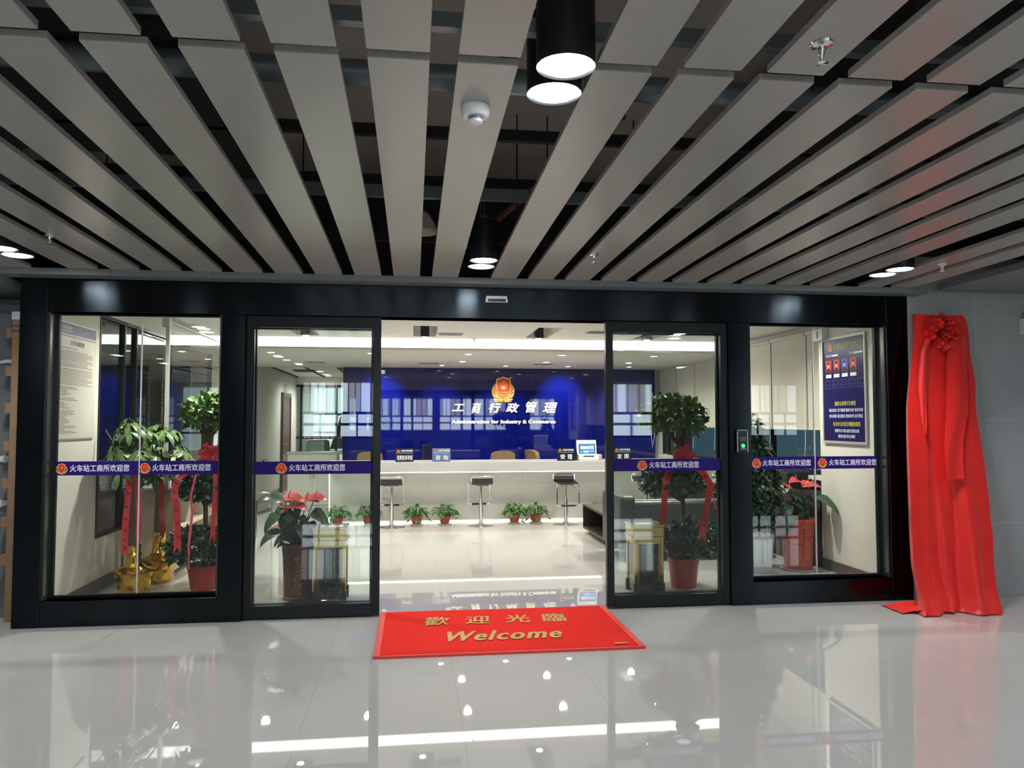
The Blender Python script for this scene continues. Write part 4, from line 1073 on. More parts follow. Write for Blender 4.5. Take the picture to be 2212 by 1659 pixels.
def bow(parent, c, s, rnd, m='ribbon'):
    mb = MB(); c = Vector(c)
    for k in range(9):
        a = radians(-10+ k*25 + rnd.uniform(-8, 8)); d = Vector((cos(a), -0.55+rnd.uniform(-.3,.3), sin(a))).normalized()
        e = d.cross(Vector((0, 1, 0))).normalized()
        def loop(u, v, d=d, e=e, L=s*rnd.uniform(0.7, 1.1), wd=s*0.42):
            an = 2*pi*v; return c + d*(L*0.5*(1-cos(an))) + Vector((0, -1, 0))*(wd*0.35*sin(an)) + e*(u-0.5)*wd*(0.45+0.55*sin(an/2)) 
        mb.grid(loop, 4, 12)
    mb.build('bow', m, parent, True, ang=80)

# --- two money trees in gold foil
def pachira(x, y, label, seed, top, R, trunk_dx, foil_k, collar_h):
    rnd = random.Random(seed)
    t = thing('money_tree', label, 'potted tree', (x, y, 0), 0, 'money trees in gold foil')
    prof_ = [(0.0, 0.0), (0.118, 0.0), (0.126, 0.03), (0.132, 0.09), (0.142, 0.15), (0.148, 0.185), (0.178, 0.20), (0.172, 0.212), (0.120, 0.222), (0.085, 0.24), (0.066, 0.27), (0.058, 0.31), (0.054, 0.36), (0.060, collar_h), (0.03, collar_h-0.01)]
    fine = []
    for a_, b_ in zip(prof_, prof_[1:]):
        nn = max(1, int(((a_[0]-b_[0])**2+(a_[1]-b_[1])**2)**0.5/0.022))
        fine += [(a_[0]+(b_[0]-a_[0])*q/nn, a_[1]+(b_[1]-a_[1])*q/nn) for q in range(nn)]
    mb = MB(); mb.lathe([(r*foil_k, z) for r, z in fine + [prof_[-1]]], seg=30, jit=0.085, rnd=rnd, cap=False)
    mb.build('foil_wrap', 'foil', t, True, ang=18)
    mb = MB()
    mb.tube([(0.0, 0, 0.05), (trunk_dx*0.3, 0.0, 0.45), (trunk_dx*0.6, 0, 0.75), (trunk_dx, 0, top-0.38)], [0.050, 0.042, 0.037, 0.030], 12)
    heads = []
    for k in range(9):
        a = 2*pi*k/9 + rnd.uniform(-.3,.3); rr = R*rnd.uniform(0.12, 0.55); h = top-0.34+rnd.uniform(0.02, 0.24)
        p0 = (trunk_dx, 0, top-0.42); p1 = (trunk_dx+rr*cos(a), rr*0.8*sin(a), h)
        mb.tube([p0, (trunk_dx+rr*0.45*cos(a), rr*0.4*sin(a), top-0.32), p1], [0.012, 0.008, 0.005], 6); heads.append(p1)
    heads += [(trunk_dx, 0.02, top-0.06), (trunk_dx+0.06, -0.03, top-0.1)]
    mb.build('trunk', 'bark_grey', t)
    lf = MB(); pet = MB()
    for k in range(46):
        a = 2.39996*k + rnd.uniform(-.25, .25); q = sqrt((k+0.5)/46); rr = R*0.78*q
        c = Vector((trunk_dx+rr*cos(a), rr*0.85*sin(a), top-0.05-0.36*q*q+rnd.uniform(-.05, .04) - (0.16*rnd.random() if q > .5 else 0)))
        hx, hy, hz = min(heads, key=lambda h: (Vector(h)-c).length)
        pet.tube([(hx, hy, hz), ((hx+c.x)/2, (hy+c.y)/2, (hz+c.z)/2+0.02), c], 0.0028, 5)
        out = Vector((cos(a), sin(a), 0)); tilt = (Vector((0, 0, 1)) + out*0.75*q).normalized()
        e1 = (out - tilt*out.dot(tilt)).normalized(); e2 = tilt.cross(e1); nl = rnd.choice((5, 5, 6))
        for j in range(nl):
            b_ = (j-(nl-1)/2)*(2*pi/(nl+0.6)) + rnd.uniform(-.12, .12); d = e1*cos(b_)+e2*sin(b_) - Vector((0, 0, 0.22+0.2*rnd.random()))
            lf.leaf(c, d, tilt, rnd.uniform(0.13, 0.20)*(0.75+0.25*cos(b_)), rnd.uniform(0.045, 0.06), rnd.uniform(0.35, 0.8), 'ob', 0.18, 4)
    for b_ in (lf, pet):        # crown pressed back where it meets the wall
        for v in b_.v:
            if v.x + x < -2.5: v.x = -2.5 - x + (v.x + x + 2.5)*0.5
    lf.build('leaves', 'leaf', t); pet.build('petioles', 'leaf', t)
    return t
p1 = pachira(-2.40, 1.10, 'left money tree in gold foil with a long red ribbon, by the window joint', 21, 1.56, 0.43, -0.06, 1.0, 0.42)
ribbon_strip(p1, [(0.02, -0.10, 1.18), (0.0, -0.15, 1.05), (-0.02, -0.16, 0.75), (-0.035, -0.15, 0.5), (-0.03, -0.15, 0.34)], 0.055, 'ribbon', marks=9)
ribbon_strip(p1, [(0.02, -0.10, 1.18), (0.05, -0.12, 1.0), (0.065, -0.12, 0.75), (0.06, -0.10, 0.46)], 0.045, 'ribbon')
p2 = pachira(-2.36, 1.62, 'right money tree in gold foil, further in behind its twin', 22, 1.50, 0.40, 0.0, 0.95, 0.46)
ribbon_strip(p2, [(0.00, -0.10, 1.14), (0.05, -0.12, 1.0), (0.06, -0.13, 0.8), (0.05, -0.12, 0.65), (0.075, -0.12, 0.5), (0.06, -0.12, 0.42)], 0.045, 'ribbon')

# --- topiaries with three leaf tiers in red tubs
def topiary(x, y, label, seed, tiers, pot, leafm, trunk_top):
    rnd = random.Random(seed)
    t = thing('topiary_tree', label, 'potted tree', (x, y, 0), 0, 'three tier topiary trees')
    r0, r1, h = pot
    mb = MB(); mb.lathe([(0, 0), (r0, 0), (r0*1.02, 0.012), (r1*0.93, h*0.80), (r1*0.97, h*0.80), (r1, h*0.98), (r1, h), (r1*0.92, h), (r1*0.9, h*0.9), (0, h*0.9)], cap=False, seg=36); mb.build('pot', 'pot_red', t)
    mb = MB(); mb.lathe([(r0*1.07, h*0.42), (r0*1.115, h*0.43), (r0*1.07, h*0.44)], cap=False, seg=36); mb.build('pot_ring', 'pot_red', t)
    MB().lathe([(0, h*0.90), (r1*0.89, h*0.90), (r1*0.6, h*0.95), (0, h*0.97)], cap=False).build('soil', 'soil', t)
    mb = MB(); zt = trunk_top
    mb.tube([(0, 0, h*0.85), (0.005, 0.0, 0.55), (0.0, 0, 0.82)], [0.028, 0.022, 0.02], 10)
    (cx2, cz2, rx2, rz2), (cx3, cz3, rx3, rz3) = tiers[1], tiers[2]
    for k in range(8):
        a = 2*pi*k/8; mb.tube([(0, 0, cz2-rz2*0.9-0.05), (cx2+rx2*0.35*cos(a), rx2*0.35*sin(a), cz2-rz2*0.55), (cx2+rx2*0.7*cos(a), rx2*0.7*sin(a), cz2)], [0.010, 0.007, 0.004], 6)
    mb.tube([(0, 0, 0.8), (0.0, 0, 1.05), (0.01, 0, cz3-rz3*0.5)], [0.04, 0.045, 0.055], 12)
    for k in range(7):
        a = 2*pi*k/7; mb.tube([(0.02*cos(a), 0.02*sin(a), cz3-rz3*1.35), (cx3*0.5+rx3*0.35*cos(a), rx3*0.35*sin(a), cz3-rz3*0.7), (cx3+rx3*0.7*cos(a), rx3*0.7*sin(a), cz3)], [0.010, 0.007, 0.004], 6)
    mb.build('trunk', 'bark', t)
    for i, (cx, cz, rx, rz) in enumerate(tiers):
        lf = MB(); n_ = int(720*(rx/0.28)**1.6)
        cloud(lf, (cx, 0, cz), (rx, rx*0.95, rz), n_, rnd, (0.065, 0.105), (0.036, 0.058), 0.35, 0.5)
        for _ in range(7):    # stray sprigs break the outline
            a = rnd.uniform(0, 2*pi); e = Vector((cx+rx*1.0*cos(a), rx*0.95*sin(a), cz+rz*rnd.uniform(-.4, .5)))
            for _ in range(9):
                d = Vector((cos(a), sin(a), rnd.uniform(-.6,.8))) + Vector((rnd.uniform(-.8,.8), rnd.uniform(-.8,.8), 0))
                lf.leaf(e+Vector((rnd.uniform(-.03,.03), rnd.uniform(-.03,.03), rnd.uniform(-.03,.03))), d, (0, 0, 1), rnd.uniform(.05,.075), rnd.uniform(.03,.045), 0.4, 'oval', 0.2, 3)
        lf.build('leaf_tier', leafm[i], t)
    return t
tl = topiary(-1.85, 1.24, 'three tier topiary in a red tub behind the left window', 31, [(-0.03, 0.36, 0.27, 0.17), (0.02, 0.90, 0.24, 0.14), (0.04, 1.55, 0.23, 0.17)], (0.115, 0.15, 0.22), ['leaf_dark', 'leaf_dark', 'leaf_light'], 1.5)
rnd = random.Random(4)
bow(tl, (0.08, -0.10, 1.20), 0.12, rnd)
ribbon_strip(tl, [(0.06, -0.12, 1.18), (-0.06, -0.20, 1.10), (-0.17, -0.27, 1.0), (-0.19, -0.28, 0.88), (-0.165, -0.28, 0.75), (-0.155, -0.28, 0.55), (-0.155, -0.28, 0.36)], 0.06, 'ribbon', marks=9)
ribbon_strip(tl, [(0.06, -0.12, 1.18), (-0.02, -0.24, 1.05), (-0.055, -0.27, 0.85), (-0.04, -0.27, 0.70), (-0.06, -0.28, 0.45), (-0.065, -0.26, 0.22)], 0.022, 'ribbon_pink', notch=False)
ribbon_strip(tl, [(0.10, -0.12, 1.18), (0.14, -0.22, 1.0), (0.135, -0.24, 0.7), (0.12, -0.24, 0.42)], 0.045, 'ribbon')
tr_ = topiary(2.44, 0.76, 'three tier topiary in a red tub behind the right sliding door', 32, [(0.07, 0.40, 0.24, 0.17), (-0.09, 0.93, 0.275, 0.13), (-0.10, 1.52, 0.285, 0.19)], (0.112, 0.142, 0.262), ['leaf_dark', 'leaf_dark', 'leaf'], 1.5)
bow(tr_, (-0.04, -0.09, 1.17), 0.13, rnd)
ribbon_strip(tr_, [(-0.06, -0.12, 1.15), (-0.20, -0.22, 1.05), (-0.245, -0.27, 0.98), (-0.235, -0.20, 0.82), (-0.215, -0.10, 0.70), (-0.19, 0.0, 0.56)], 0.066, 'ribbon', marks=7)
ribbon_strip(tr_, [(0.02, -0.12, 1.15), (0.10, -0.25, 1.04), (0.16, -0.27, 0.93), (0.13, -0.28, 0.80), (0.09, -0.28, 0.62), (0.065, -0.28, 0.44)], 0.062, 'ribbon', marks=7)
ribbon_strip(tr_, [(0.15, -0.27, 0.92), (0.19, -0.27, 0.82), (0.20, -0.27, 0.72)], 0.012, 'ribbon_pink', notch=False)

# --- anthuriums in tall vases
def anthurium(x, y, label, seed, vase_prof, vm, groove, leaves, flowers, base_z, saucer=False, script=None):
    rnd = random.Random(seed)
    t = thing('potted_anthurium', label, 'potted plant', (x, y, 0))
    z0 = 0.0
    if saucer:
        MB().lathe([(0, 0), (0.165, 0), (0.185, 0.022), (0.178, 0.022), (0.15, 0.010), (0, 0.010)], cap=False, seg=36).build('saucer', 'pot_white', t); z0 = 0.0105
    mb = MB(); mb.lathe([(r, z+z0) for r, z in vase_prof], cap=False, seg=40); v = mb.build('vase', vm, t)
    R = lambda z: next((a[0]+(b[0]-a[0])*(z-a[1])/max(1e-6, b[1]-a[1]) for a, b in zip(vase_prof[1:], vase_prof[2:]) if a[1] <= z <= b[1]), 0.12)
    mb = MB()
    for z in groove:
        r = R(z)+0.0015; mb.tube([(r*cos(2*pi*i/40), r*sin(2*pi*i/40), z+z0) for i in range(40)], 0.0022, 5, closed=True)
    if script == 'branch':
        for (a0, za, a1, zb) in ((-1.75, 0.10, -1.62, 0.42), (-1.62, 0.30, -1.0, 0.33), (-1.65, 0.24, -2.5, 0.27), (-1.63, 0.36, -2.2, 0.40)):
            pts = []
            for k in range(9):
                q = k/8; a = a0+(a1-a0)*q; z = za+(zb-za)*q+0.008*sin(7*q); r = R(z)+0.002; pts.append((r*cos(a), r*sin(a), z+z0))
            mb.tube(pts, 0.004, 5)
    mb.build('groove', 'vase_groove' if script == 'branch' else 'vase_mark', v)
    mb = MB()      # brushed script, worn gilding
    zs_ = [vase_prof[2][1]+0.06 + 0.036*i for i in range(9)] if script == 'column' else [0.06 + 0.03*i for i in range(3)]
    for z in zs_:
        for _ in range(11):
            a = -pi/2+0.10+rnd.uniform(-0.26, 0.26) + (0 if script == 'column' else rnd.uniform(-.3,.3)); zz = z+rnd.uniform(-.014, .014); r = R(zz)+0.0015
            p = Vector((r*cos(a), r*sin(a), zz+z0)); tg = Vector((-sin(a), cos(a), 0)); dr = (tg*rnd.uniform(-1, 1)+Vector((0, 0, rnd.uniform(-1, 1)))).normalized()
            mb.bar(p-dr*0.010, p+dr*0.010, 0.003, 0.0012, up=Vector((cos(a), sin(a), 0)))
    mb.build('script_mark', 'vase_mark', v, False)
    zt = max(z for r, z in vase_prof)+z0
    MB().lathe([(0, zt-0.03), (min(0.10, vase_prof[-2][0]), zt-0.03), (0, zt-0.02)], cap=False).build('soil', 'soil', t)
    lf = MB(); sm = MB()
    for (dx, dy, h, ang, L, *dv) in leaves:
        p0 = Vector((rnd.uniform(-.03,.03), rnd.uniform(-.03,.03), zt-0.03)); p1 = Vector((dx, dy, h))
        sm.tube([p0, p0.lerp(p1, 0.5)+Vector((0, 0, 0.05)), p1], 0.004, 6)
        d = Vector((cos(ang)*1.0, -0.35+rnd.uniform(-.3,.3), sin(ang)))
        if dv: d = Vector(dv[0])
        lf.leaf(p1, d, (0.25*cos(ang), -0.6, 0.8), L, L*0.58, rnd.uniform(0.3, 0.7), 'heart', 0.15, 6)
    lf.build('leaves', 'leaf_dark', t); sm.build('stems', 'leaf_dark', t)
    for (dx, dy, h, ang, s_) in flowers:
        c = Vector((dx, dy, h)); mb = MB()
        d = Vector((cos(ang), -0.5, 0.10+0.2*sin(ang)))
        mb.leaf(c - d.normalized()*s_*0.3, d, (0, -0.45, 1), s_, s_*0.9, 0.5, 'heart', 0.12, 8); f = mb.build('flower', 'flower', t)
        MB().tube([(0.0, 0.0, zt-0.02), (dx*0.5, dy*0.5, (zt+h)/2), c], 0.004, 6).build('flower_stem', 'leaf_dark', f)
        MB().tube([c, c+Vector((0.01*cos(ang), -0.01, 0.03)), c+Vector((0.02*cos(ang), -0.015, 0.065))], [0.007, 0.006, 0.003], 8).build('spadix', 'spadix', f)
    return t
vb = [(0, 0), (0.118, 0), (0.122, 0.01), (0.120, 0.05), (0.122, 0.20), (0.128, 0.34), (0.139, 0.46), (0.142, 0.475), (0.13, 0.475), (0.12, 0.44), (0, 0.44)]
rnd = random.Random(9)
lv = [(-0.16, -0.10, 0.72, radians(-135), 0.20), (-0.12, -0.08, 0.86, radians(170), 0.19), (-0.13, -0.14, 0.60, radians(-155), 0.22), (-0.03, -0.15, 0.52, radians(-165), 0.15), (0.12, -0.05, 0.74, radians(-35), 0.22), (0.10, -0.1, 0.62, radians(-60), 0.2)]
lv += [(rnd.uniform(-.12,.12), rnd.uniform(-.14,.12), rnd.uniform(0.55, 0.80), rnd.uniform(-2.6, -0.5), rnd.uniform(0.13, 0.2)) for _ in range(22)]
anthurium(-0.955, 0.72, 'anthurium with red flowers in a tall brown vase behind the left door', 41, vb, 'vase_brown', (0.03, 0.45), lv,
          [(-0.08, -0.05, 0.86, 0.1, 0.21), (-0.06, 0.03, 0.83, 2.6, 0.19), (-0.02, -0.10, 0.80, -0.6, 0.18), (0.06, -0.02, 0.84, 0.2, 0.18), (0.13, 0.0, 0.85, 0.05, 0.17), (-0.16, -0.02, 0.62, -1.2, 0.09), (-0.10, -0.08, 0.78, -1.4, 0.10)], 0.475, False, 'column')
vr = [(0, 0), (0.135, 0), (0.140, 0.01), (0.140, 0.06), (0.146, 0.25), (0.158, 0.40), (0.172, 0.492), (0.172, 0.502), (0.16, 0.502), (0.15, 0.46), (0, 0.46)]
rnd = random.Random(10)
lv = [(0.13, -0.17, 0.75, radians(-28), 0.28, (0.50, -0.75, -0.45)), (0.12, -0.1, 0.78, radians(-70), 0.2), (-0.14, -0.05, 0.84, radians(150), 0.17), (-0.14, -0.12, 0.55, radians(-120), 0.2), (-0.15, -0.1, 0.65, radians(-110), 0.18)]
lv += [(rnd.uniform(-.12,.12), rnd.uniform(-.12,.12), rnd.uniform(0.58, 0.82), rnd.uniform(-2.6, -0.5), rnd.uniform(0.12, 0.19)) for _ in range(22)]
anthurium(3.875, 1.40, 'anthurium with red flowers in a big red vase on a white saucer', 42, vr, 'vase_red', (0.46, 0.36, 0.40), lv,
          [(-0.03, -0.05, 0.90, 2.9, 0.15), (0.06, -0.08, 0.86, 0.0, 0.17), (0.14, -0.02, 0.85, 0.05, 0.15), (-0.10, -0.05, 0.83, 2.6, 0.13)], 0.5, True, 'branch')

# --- bushy shrub in a white pot, cone shaped
t = thing('potted_shrub', 'dense bushy shrub in a white tapered pot behind the right window', 'potted plant', (3.43, 1.33, 0))
MB().lathe([(0, 0), (0.105, 0), (0.115, 0.012), (0.150, 0.40), (0.155, 0.415), (0.142, 0.415), (0.137, 0.38), (0, 0.38)], cap=False, seg=36).build('pot', 'pot_white', t)
MB().lathe([(0, 0.38), (0.137, 0.38), (0, 0.39)], cap=False).build('soil', 'soil', t)
rnd = random.Random(14); mb = MB()
for k in range(6):
    a = k*1.05; mb.tube([(0.02*cos(a), 0.02*sin(a), 0.38), (0.07*cos(a), 0.07*sin(a), 0.7), (0.05*cos(a)-0.03, 0.05*sin(a), 1.15)], [0.012, 0.009, 0.005], 6)
mb.build('stems', 'bark', t)
mb = MB()
for z, r, n_ in ((0.52, 0.20, 380), (0.68, 0.24, 480), (0.85, 0.235, 480), (1.02, 0.20, 400), (1.18, 0.15, 260), (1.32, 0.11, 170), (1.42, 0.07, 70)):
    cloud(mb, (-0.02 - max(0, z-1.0)*0.12, 0, z), (r, r, 0.13), n_, rnd, (0.075, 0.115), (0.035, 0.052), -0.35, 0.45, 'oval', 0.6)
mb.build('leaves', 'leaf_dark', t)
MB().lathe([(0, 0), (0.012, 0.004), (0.016, 0.014), (0.012, 0.024), (0, 0.028)], (0.20, -0.14, 0.86), 14, cap=False).build('lantern_charm', 'red_ink', t)
mb = MB(); mb.bar((0.20, -0.14, 0.86), (0.20, -0.14, 0.81), 0.006, 0.006); mb.build('charm_tassel', 'red_ink', t, False)
# --- second shrub glimpsed deeper
t = thing('potted_shrub', 'dark shrub glimpsed at the right edge of the right sliding door, by the blinds', 'potted plant', (3.95, 3.2, 0))
MB().lathe([(0, 0), (0.12, 0), (0.15, 0.36), (0.155, 0.38), (0.14, 0.38), (0.13, 0.33), (0, 0.33)], cap=False).build('pot', 'pot_white', t)
rnd = random.Random(15); mb = MB()
for z, r, n_ in ((0.55, 0.2, 160), (0.8, 0.22, 180), (1.05, 0.18, 140), (1.25, 0.12, 70)): cloud(mb, (0, 0, z), (r, r, 0.16), n_, rnd, (0.06, 0.1), (0.03, 0.045), -0.2, 0.45)
mb.build('leaves', 'leaf_dark', t)
mb = MB(); mb.tube([(0, 0, 0.32), (0.01, 0, 0.8), (0, 0, 1.2)], [0.014, 0.01, 0.006], 6); mb.build('stems', 'bark', t)

# ================================================================== BRASS BINS
def bin_(x, y, rz, w_, h, label):
    t = thing('ashtray_bin', label, 'bin', (x, y, 0), rz, 'brass and black marble bins')
    hw = w_/2
    mb = MB(); mb.box(-hw+0.03, hw-0.03, -hw+0.012, hw-0.012, 0.03, h-0.115); mb.box(-hw+0.012, hw-0.012, -hw+0.03, hw-0.03, 0.03, h-0.115); mb.build('marble_panel', 'marble', t, False)
    for sx in (-1, 1):
        for sy in (-1, 1):
            mb = MB(); cx, cy = sx*(hw-0.018), sy*(hw-0.018)
            mb.box(cx-0.013, cx+0.013, cy-0.013, cy+0.013, 0.10, h-0.115)
            mb.cyl((cx-sx*0.024, cy+sy*0.006, 0.10), (cx-sx*0.024, cy+sy*0.006, h-0.115), 0.008, seg=10); mb.cyl((cx+sx*0.006, cy-sy*0.024, 0.10), (cx+sx*0.006, cy-sy*0.024, h-0.115), 0.008, seg=10)
            mb.build('corner_post', 'brass', t, True)
            MB().box(cx-0.022, cx+0.022, cy-0.022, cy+0.022, 0.0, 0.10).build('foot', 'black', t, False, bevel=0.003)
    mb = MB(); mb.box(-hw+0.034, hw-0.034, -hw+0.004, hw-0.004, h-0.165, h-0.1155); mb.box(-hw+0.004, hw-0.004, -hw+0.034, hw-0.034, h-0.165, h-0.1155); mb.build('collar', 'brass', t, False)
    MB().box(-hw-0.006, hw+0.006, -hw-0.006, hw+0.006, h-0.115, h-0.105).build('lid_rim', 'brass', t, False, bevel=0.002)
    MB().box(-hw, hw, -hw, hw, h-0.105, h-0.018).build('lid', 'brass', t, False, bevel=0.004)
    mb = MB(); e = hw+0.006; i_ = hw-0.035
    mb.box(-e, e, -e, -i_, h-0.018, h); mb.box(-e, e, i_, e, h-0.018, h); mb.box(-e, -i_, -i_, i_, h-0.018, h); mb.box(i_, e, -i_, i_, h-0.018, h)
    mb.build('ash_tray_rim', 'brass', t, False, bevel=0.003)
    MB().box(-i_+0.001, i_-0.001, -i_+0.001, i_-0.001, h-0.018, h-0.012).build('ash_tray', 'foam', t, False)
bin_(-0.675, 0.63, 0.0, 0.27, 0.62, 'brass and black marble bin beside the brown vase, behind the left door')
bin_(2.03, 0.60, 0.0, 0.27, 0.60, 'brass and black marble bin beside the red tub, behind the right door')

# ================================================================== POSTERS AND BOARD
t = thing('rules_poster', 'tall cream rules poster with navy heading on the left wall', 'poster', (XL, 0.66, 1.36))
W0, W1, H_ = -0.37, 0.37, 0.92
f = leftwall(0)
MB().rect(W0-0.012, W1+0.012, -0.012, H_+0.012, f, 0.001, 0.012).build('frame', 'alu', t, False)
MB().rect(W0, W1, 0, H_, f, 0.012, 0.014).build('sheet', 'poster', t, False)
MB().rect(W0, W1, H_-0.085, H_, f, 0.014, 0.0146).build('heading_band', 'poster_navy', t, False)
MB().rect(W0, W1, H_-0.105, H_-0.098, f, 0.014, 0.0146).build('rule', 'poster_navy', t, False)
mb = MB(); mb.poly([(W0+0.045+x*0.06, H_-0.042+y*0.062) for x, y in SHIELD_OUT], f, 0.0146, 0.0152); mb.build('emblem', 'gold_ink', t, False)
MB().text('工商行政管理', f, W0+0.085, W0+0.27, H_-0.05, H_-0.022, 0.0152, bold=0.0011).build('lettering', 'poster', t, False)
MB().rect(W0+0.085, W0+0.27, H_-0.066, H_-0.060, f, 0.0146, 0.0152).build('lettering_line', 'poster', t, False)
MB().text('公开办事制度', f, -0.13, 0.14, H_-0.172, H_-0.130, 0.0146, bold=0.0015).build('title', 'poster_ink', t, False)
rnd = random.Random(6); mb = MB(); z = H_-0.20; L = 0
while z > 0.035:
    L += 1; gap = 0.0135
    if z > 0.42: x1 = W1-0.06-rnd.choice((0, 0, 0, 0.1, 0.3)); 
    else: x1 = W0+rnd.uniform(0.15, 0.42)
    x = W0+0.035+rnd.choice((0, 0.03))
    mb.cur = 1 if 0.55 < z < 0.65 and rnd.random() < 0.5 else 0
    while x < x1:
        wd = rnd.uniform(0.012, 0.05); mb.rect(x, min(x+wd, x1), z, z+0.0055, f, 0.014, 0.0145); x += wd+rnd.uniform(0.002, 0.006)
    z -= gap if rnd.random() > 0.12 else gap*1.7
mb.build('text_line', ['poster_ink', 'poster_red_ink'], t, False)

t = thing('staff_board', 'navy staff board with four portraits on the right wall', 'notice board', (XR, 0.95, 1.30))
f = rightwall(0); W0, W1, H_ = -0.36, 0.36, 1.0
mb = MB(); mb.rect(W0-0.02, W1+0.02, -0.025, 0, f, 0.001, 0.022); mb.rect(W0-0.02, W1+0.02, H_, H_+0.025, f, 0.001, 0.022); mb.rect(W0-0.02, W0, 0, H_, f, 0.001, 0.022); mb.rect(W1, W1+0.02, 0, H_, f, 0.001, 0.022)
mb.build('frame', 'alu', t, False)
MB().rect(W0, W1, 0, H_, f, 0.001, 0.012).build('panel', 'board_navy', t, False)
small_emblem(t, Fr((-0.012, 0, 0), (0, -1, 0), (0, 0, 1), (-1, 0, 0)), W0+0.14, H_-0.075, 0.075)
MB().text('火车站工商所人员公示', f, W0+0.20, W1-0.06, H_-0.10, H_-0.045, 0.013, bold=0.0004).build('title', 'board_yellow', t, False)
MB().text('投诉电话', f, W0+0.05, W0+0.15, H_-0.165, H_-0.145, 0.013, bold=0.0004).build('small_lettering', 'white_ink', t, False)
MB().rect(W0+0.16, W0+0.27, H_-0.165, H_-0.148, f, 0.012, 0.0126).build('number_bar', 'white', t, False)
MB().text('电话', f, W1-0.25, W1-0.19, H_-0.165, H_-0.145, 0.013, bold=0.0004).build('small_lettering', 'white_ink', t, False)
MB().rect(W1-0.18, W1-0.03, H_-0.165, H_-0.148, f, 0.012, 0.0126).build('number_bar', 'white', t, False)
for i in range(4):
    cx = W0+0.095+0.145*i; zt = H_-0.20
    p = MB().rect(cx-0.052, cx+0.052, zt-0.135, zt, f, 0.012, 0.0126).build('portrait', 'photo_red' if i != 2 else 'photo_blue', t, False)
    mb = MB(); mb.disc(cx, zt-0.052, 0.020, f, 0.0126, 0.0132, 16, 0.027); mb.build('portrait_face', 'skin', p, False)
    mb = MB(); mb.poly([(cx+0.023*cos(pi*k/8), zt-0.042+0.026*sin(pi*k/8)) for k in range(9)], f, 0.0132, 0.0136); mb.build('portrait_hair', 'ink', p, False)
    mb = MB(); mb.poly([(cx-0.05, zt-0.135), (cx+0.05, zt-0.135), (cx+0.045, zt-0.10), (cx+0.018, zt-0.082), (cx-0.018, zt-0.082), (cx-0.045, zt-0.10)], f, 0.0126, 0.0132); mb.build('portrait_shoulders', 'ink', p, False)
    MB().rect(cx-0.05, cx+0.05, zt-0.175, zt-0.142, f, 0.012, 0.0126).build('name_card', 'white', t, False)
mb = MB()
for i in range(5):
    cx = W0+0.07+0.145*i
    for r in range(1):
        x0, x1, z0, z1 = cx-0.055, cx+0.055, H_-0.62+0.14, H_-0.40-0.0
        for a, b, c, d in ((x0, x1, z0, z0+0.004), (x0, x1, z1-0.004, z1), (x0, x0+0.004, z0, z1), (x1-0.004, x1, z0, z1), (x0, x1, z0+0.03, z0+0.033), (x0+0.03, x0+0.033, z0, z1)): mb.rect(a, b, c, d, f, 0.012, 0.0124)
mb.build('empty_slot', 'board_line', t, False)
MB().text('国家公务员行为规范', f, -0.16, 0.20, 0.345, 0.388, 0.013, bold=0.0004).build('heading', 'board_yellow', t, False)
MB().text('政治坚定 忠于国家 勤政为民 依法行政', f, -0.27, 0.32, 0.285, 0.318, 0.013, bold=0.0004).build('lettering', 'white_ink', t, False)
MB().text('务实创新 清正廉洁 团结协作 品行端正', f, -0.27, 0.32, 0.228, 0.261, 0.013, bold=0.0004).build('lettering', 'white_ink', t, False)
MB().text('长沙市公务员文明服务规范', f, -0.20, 0.27, 0.145, 0.188, 0.013, bold=0.0004).build('heading', 'board_yellow', t, False)
MB().text('爱国守法 明礼诚信 团结友善', f, -0.17, 0.25, 0.085, 0.118, 0.013, bold=0.0004).build('lettering', 'white_ink', t, False)
MB().text('勤俭自强 敬业奉献', f, -0.11, 0.18, 0.032, 0.065, 0.013, bold=0.0004).build('lettering', 'white_ink', t, False)
t = thing('emergency_light', 'white emergency lamp box above the staff board', 'emergency light', (XR, 1.33, 2.31))
MB().box(-0.07, -0.0, -0.10, 0.10, 0.0, 0.12).build('housing', 'white', t, False, bevel=0.006)
MB().box(-0.0715, -0.0701, -0.03, 0.0, 0.02, 0.10).build('indicator_strip', 'leaf', t, False)
for s_ in (-1, 1): MB().lathe([(0, 0), (0.035, 0.0), (0.038, 0.03), (0.025, 0.06), (0, 0.065)], (-0.04, 0.06*s_, 0.12), 16, cap=False).build('lamp_head', 'white', t)

# ================================================================== LEFT GLASS WALL, DESK
wl = sthing('window_7', 'dark glazed partition with blinds in the left office wall', 'window', (XL, 0, 0))
mb = MB()
for y in (1.15, 1.74, 2.06, 3.2, 4.96): mb.box(-0.08, 0.006, y, y+0.03, 0.47, 2.45)
mb.box(-0.08, 0.006, 1.18, 4.96, 0.47, 0.50); mb.box(-0.08, 0.006, 1.18, 4.96, 2.42, 2.45)
mb.build('window_frame', 'frame2', wl, False)
for a, b in ((1.181, 1.739), (1.771, 2.059), (2.091, 3.199), (3.231, 4.959)): MB().box(-0.03, -0.022, a, b, 0.501, 2.419).build('glass_pane', 'glass_dark', wl, False)
mb = MB()
for i in range(74): mb.add([(-0.075, 1.19, 0.52+0.0255*i), (-0.055, 1.19, 0.535+0.0255*i), (-0.055, 4.95, 0.535+0.0255*i), (-0.075, 4.95, 0.52+0.0255*i)], [(0, 1, 2, 3)])
b_ = mb.build('venetian_blind', 'venetian', wl, False); sd = b_.modifiers.new('Solidify', 'SOLIDIFY'); sd.thickness = 0.001
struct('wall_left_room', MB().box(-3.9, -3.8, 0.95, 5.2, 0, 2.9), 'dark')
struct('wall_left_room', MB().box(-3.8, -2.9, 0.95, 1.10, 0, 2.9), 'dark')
struct('wall_left_room', MB().box(-3.8, -2.9, 5.05, 5.2, 0, 2.9), 'dark')
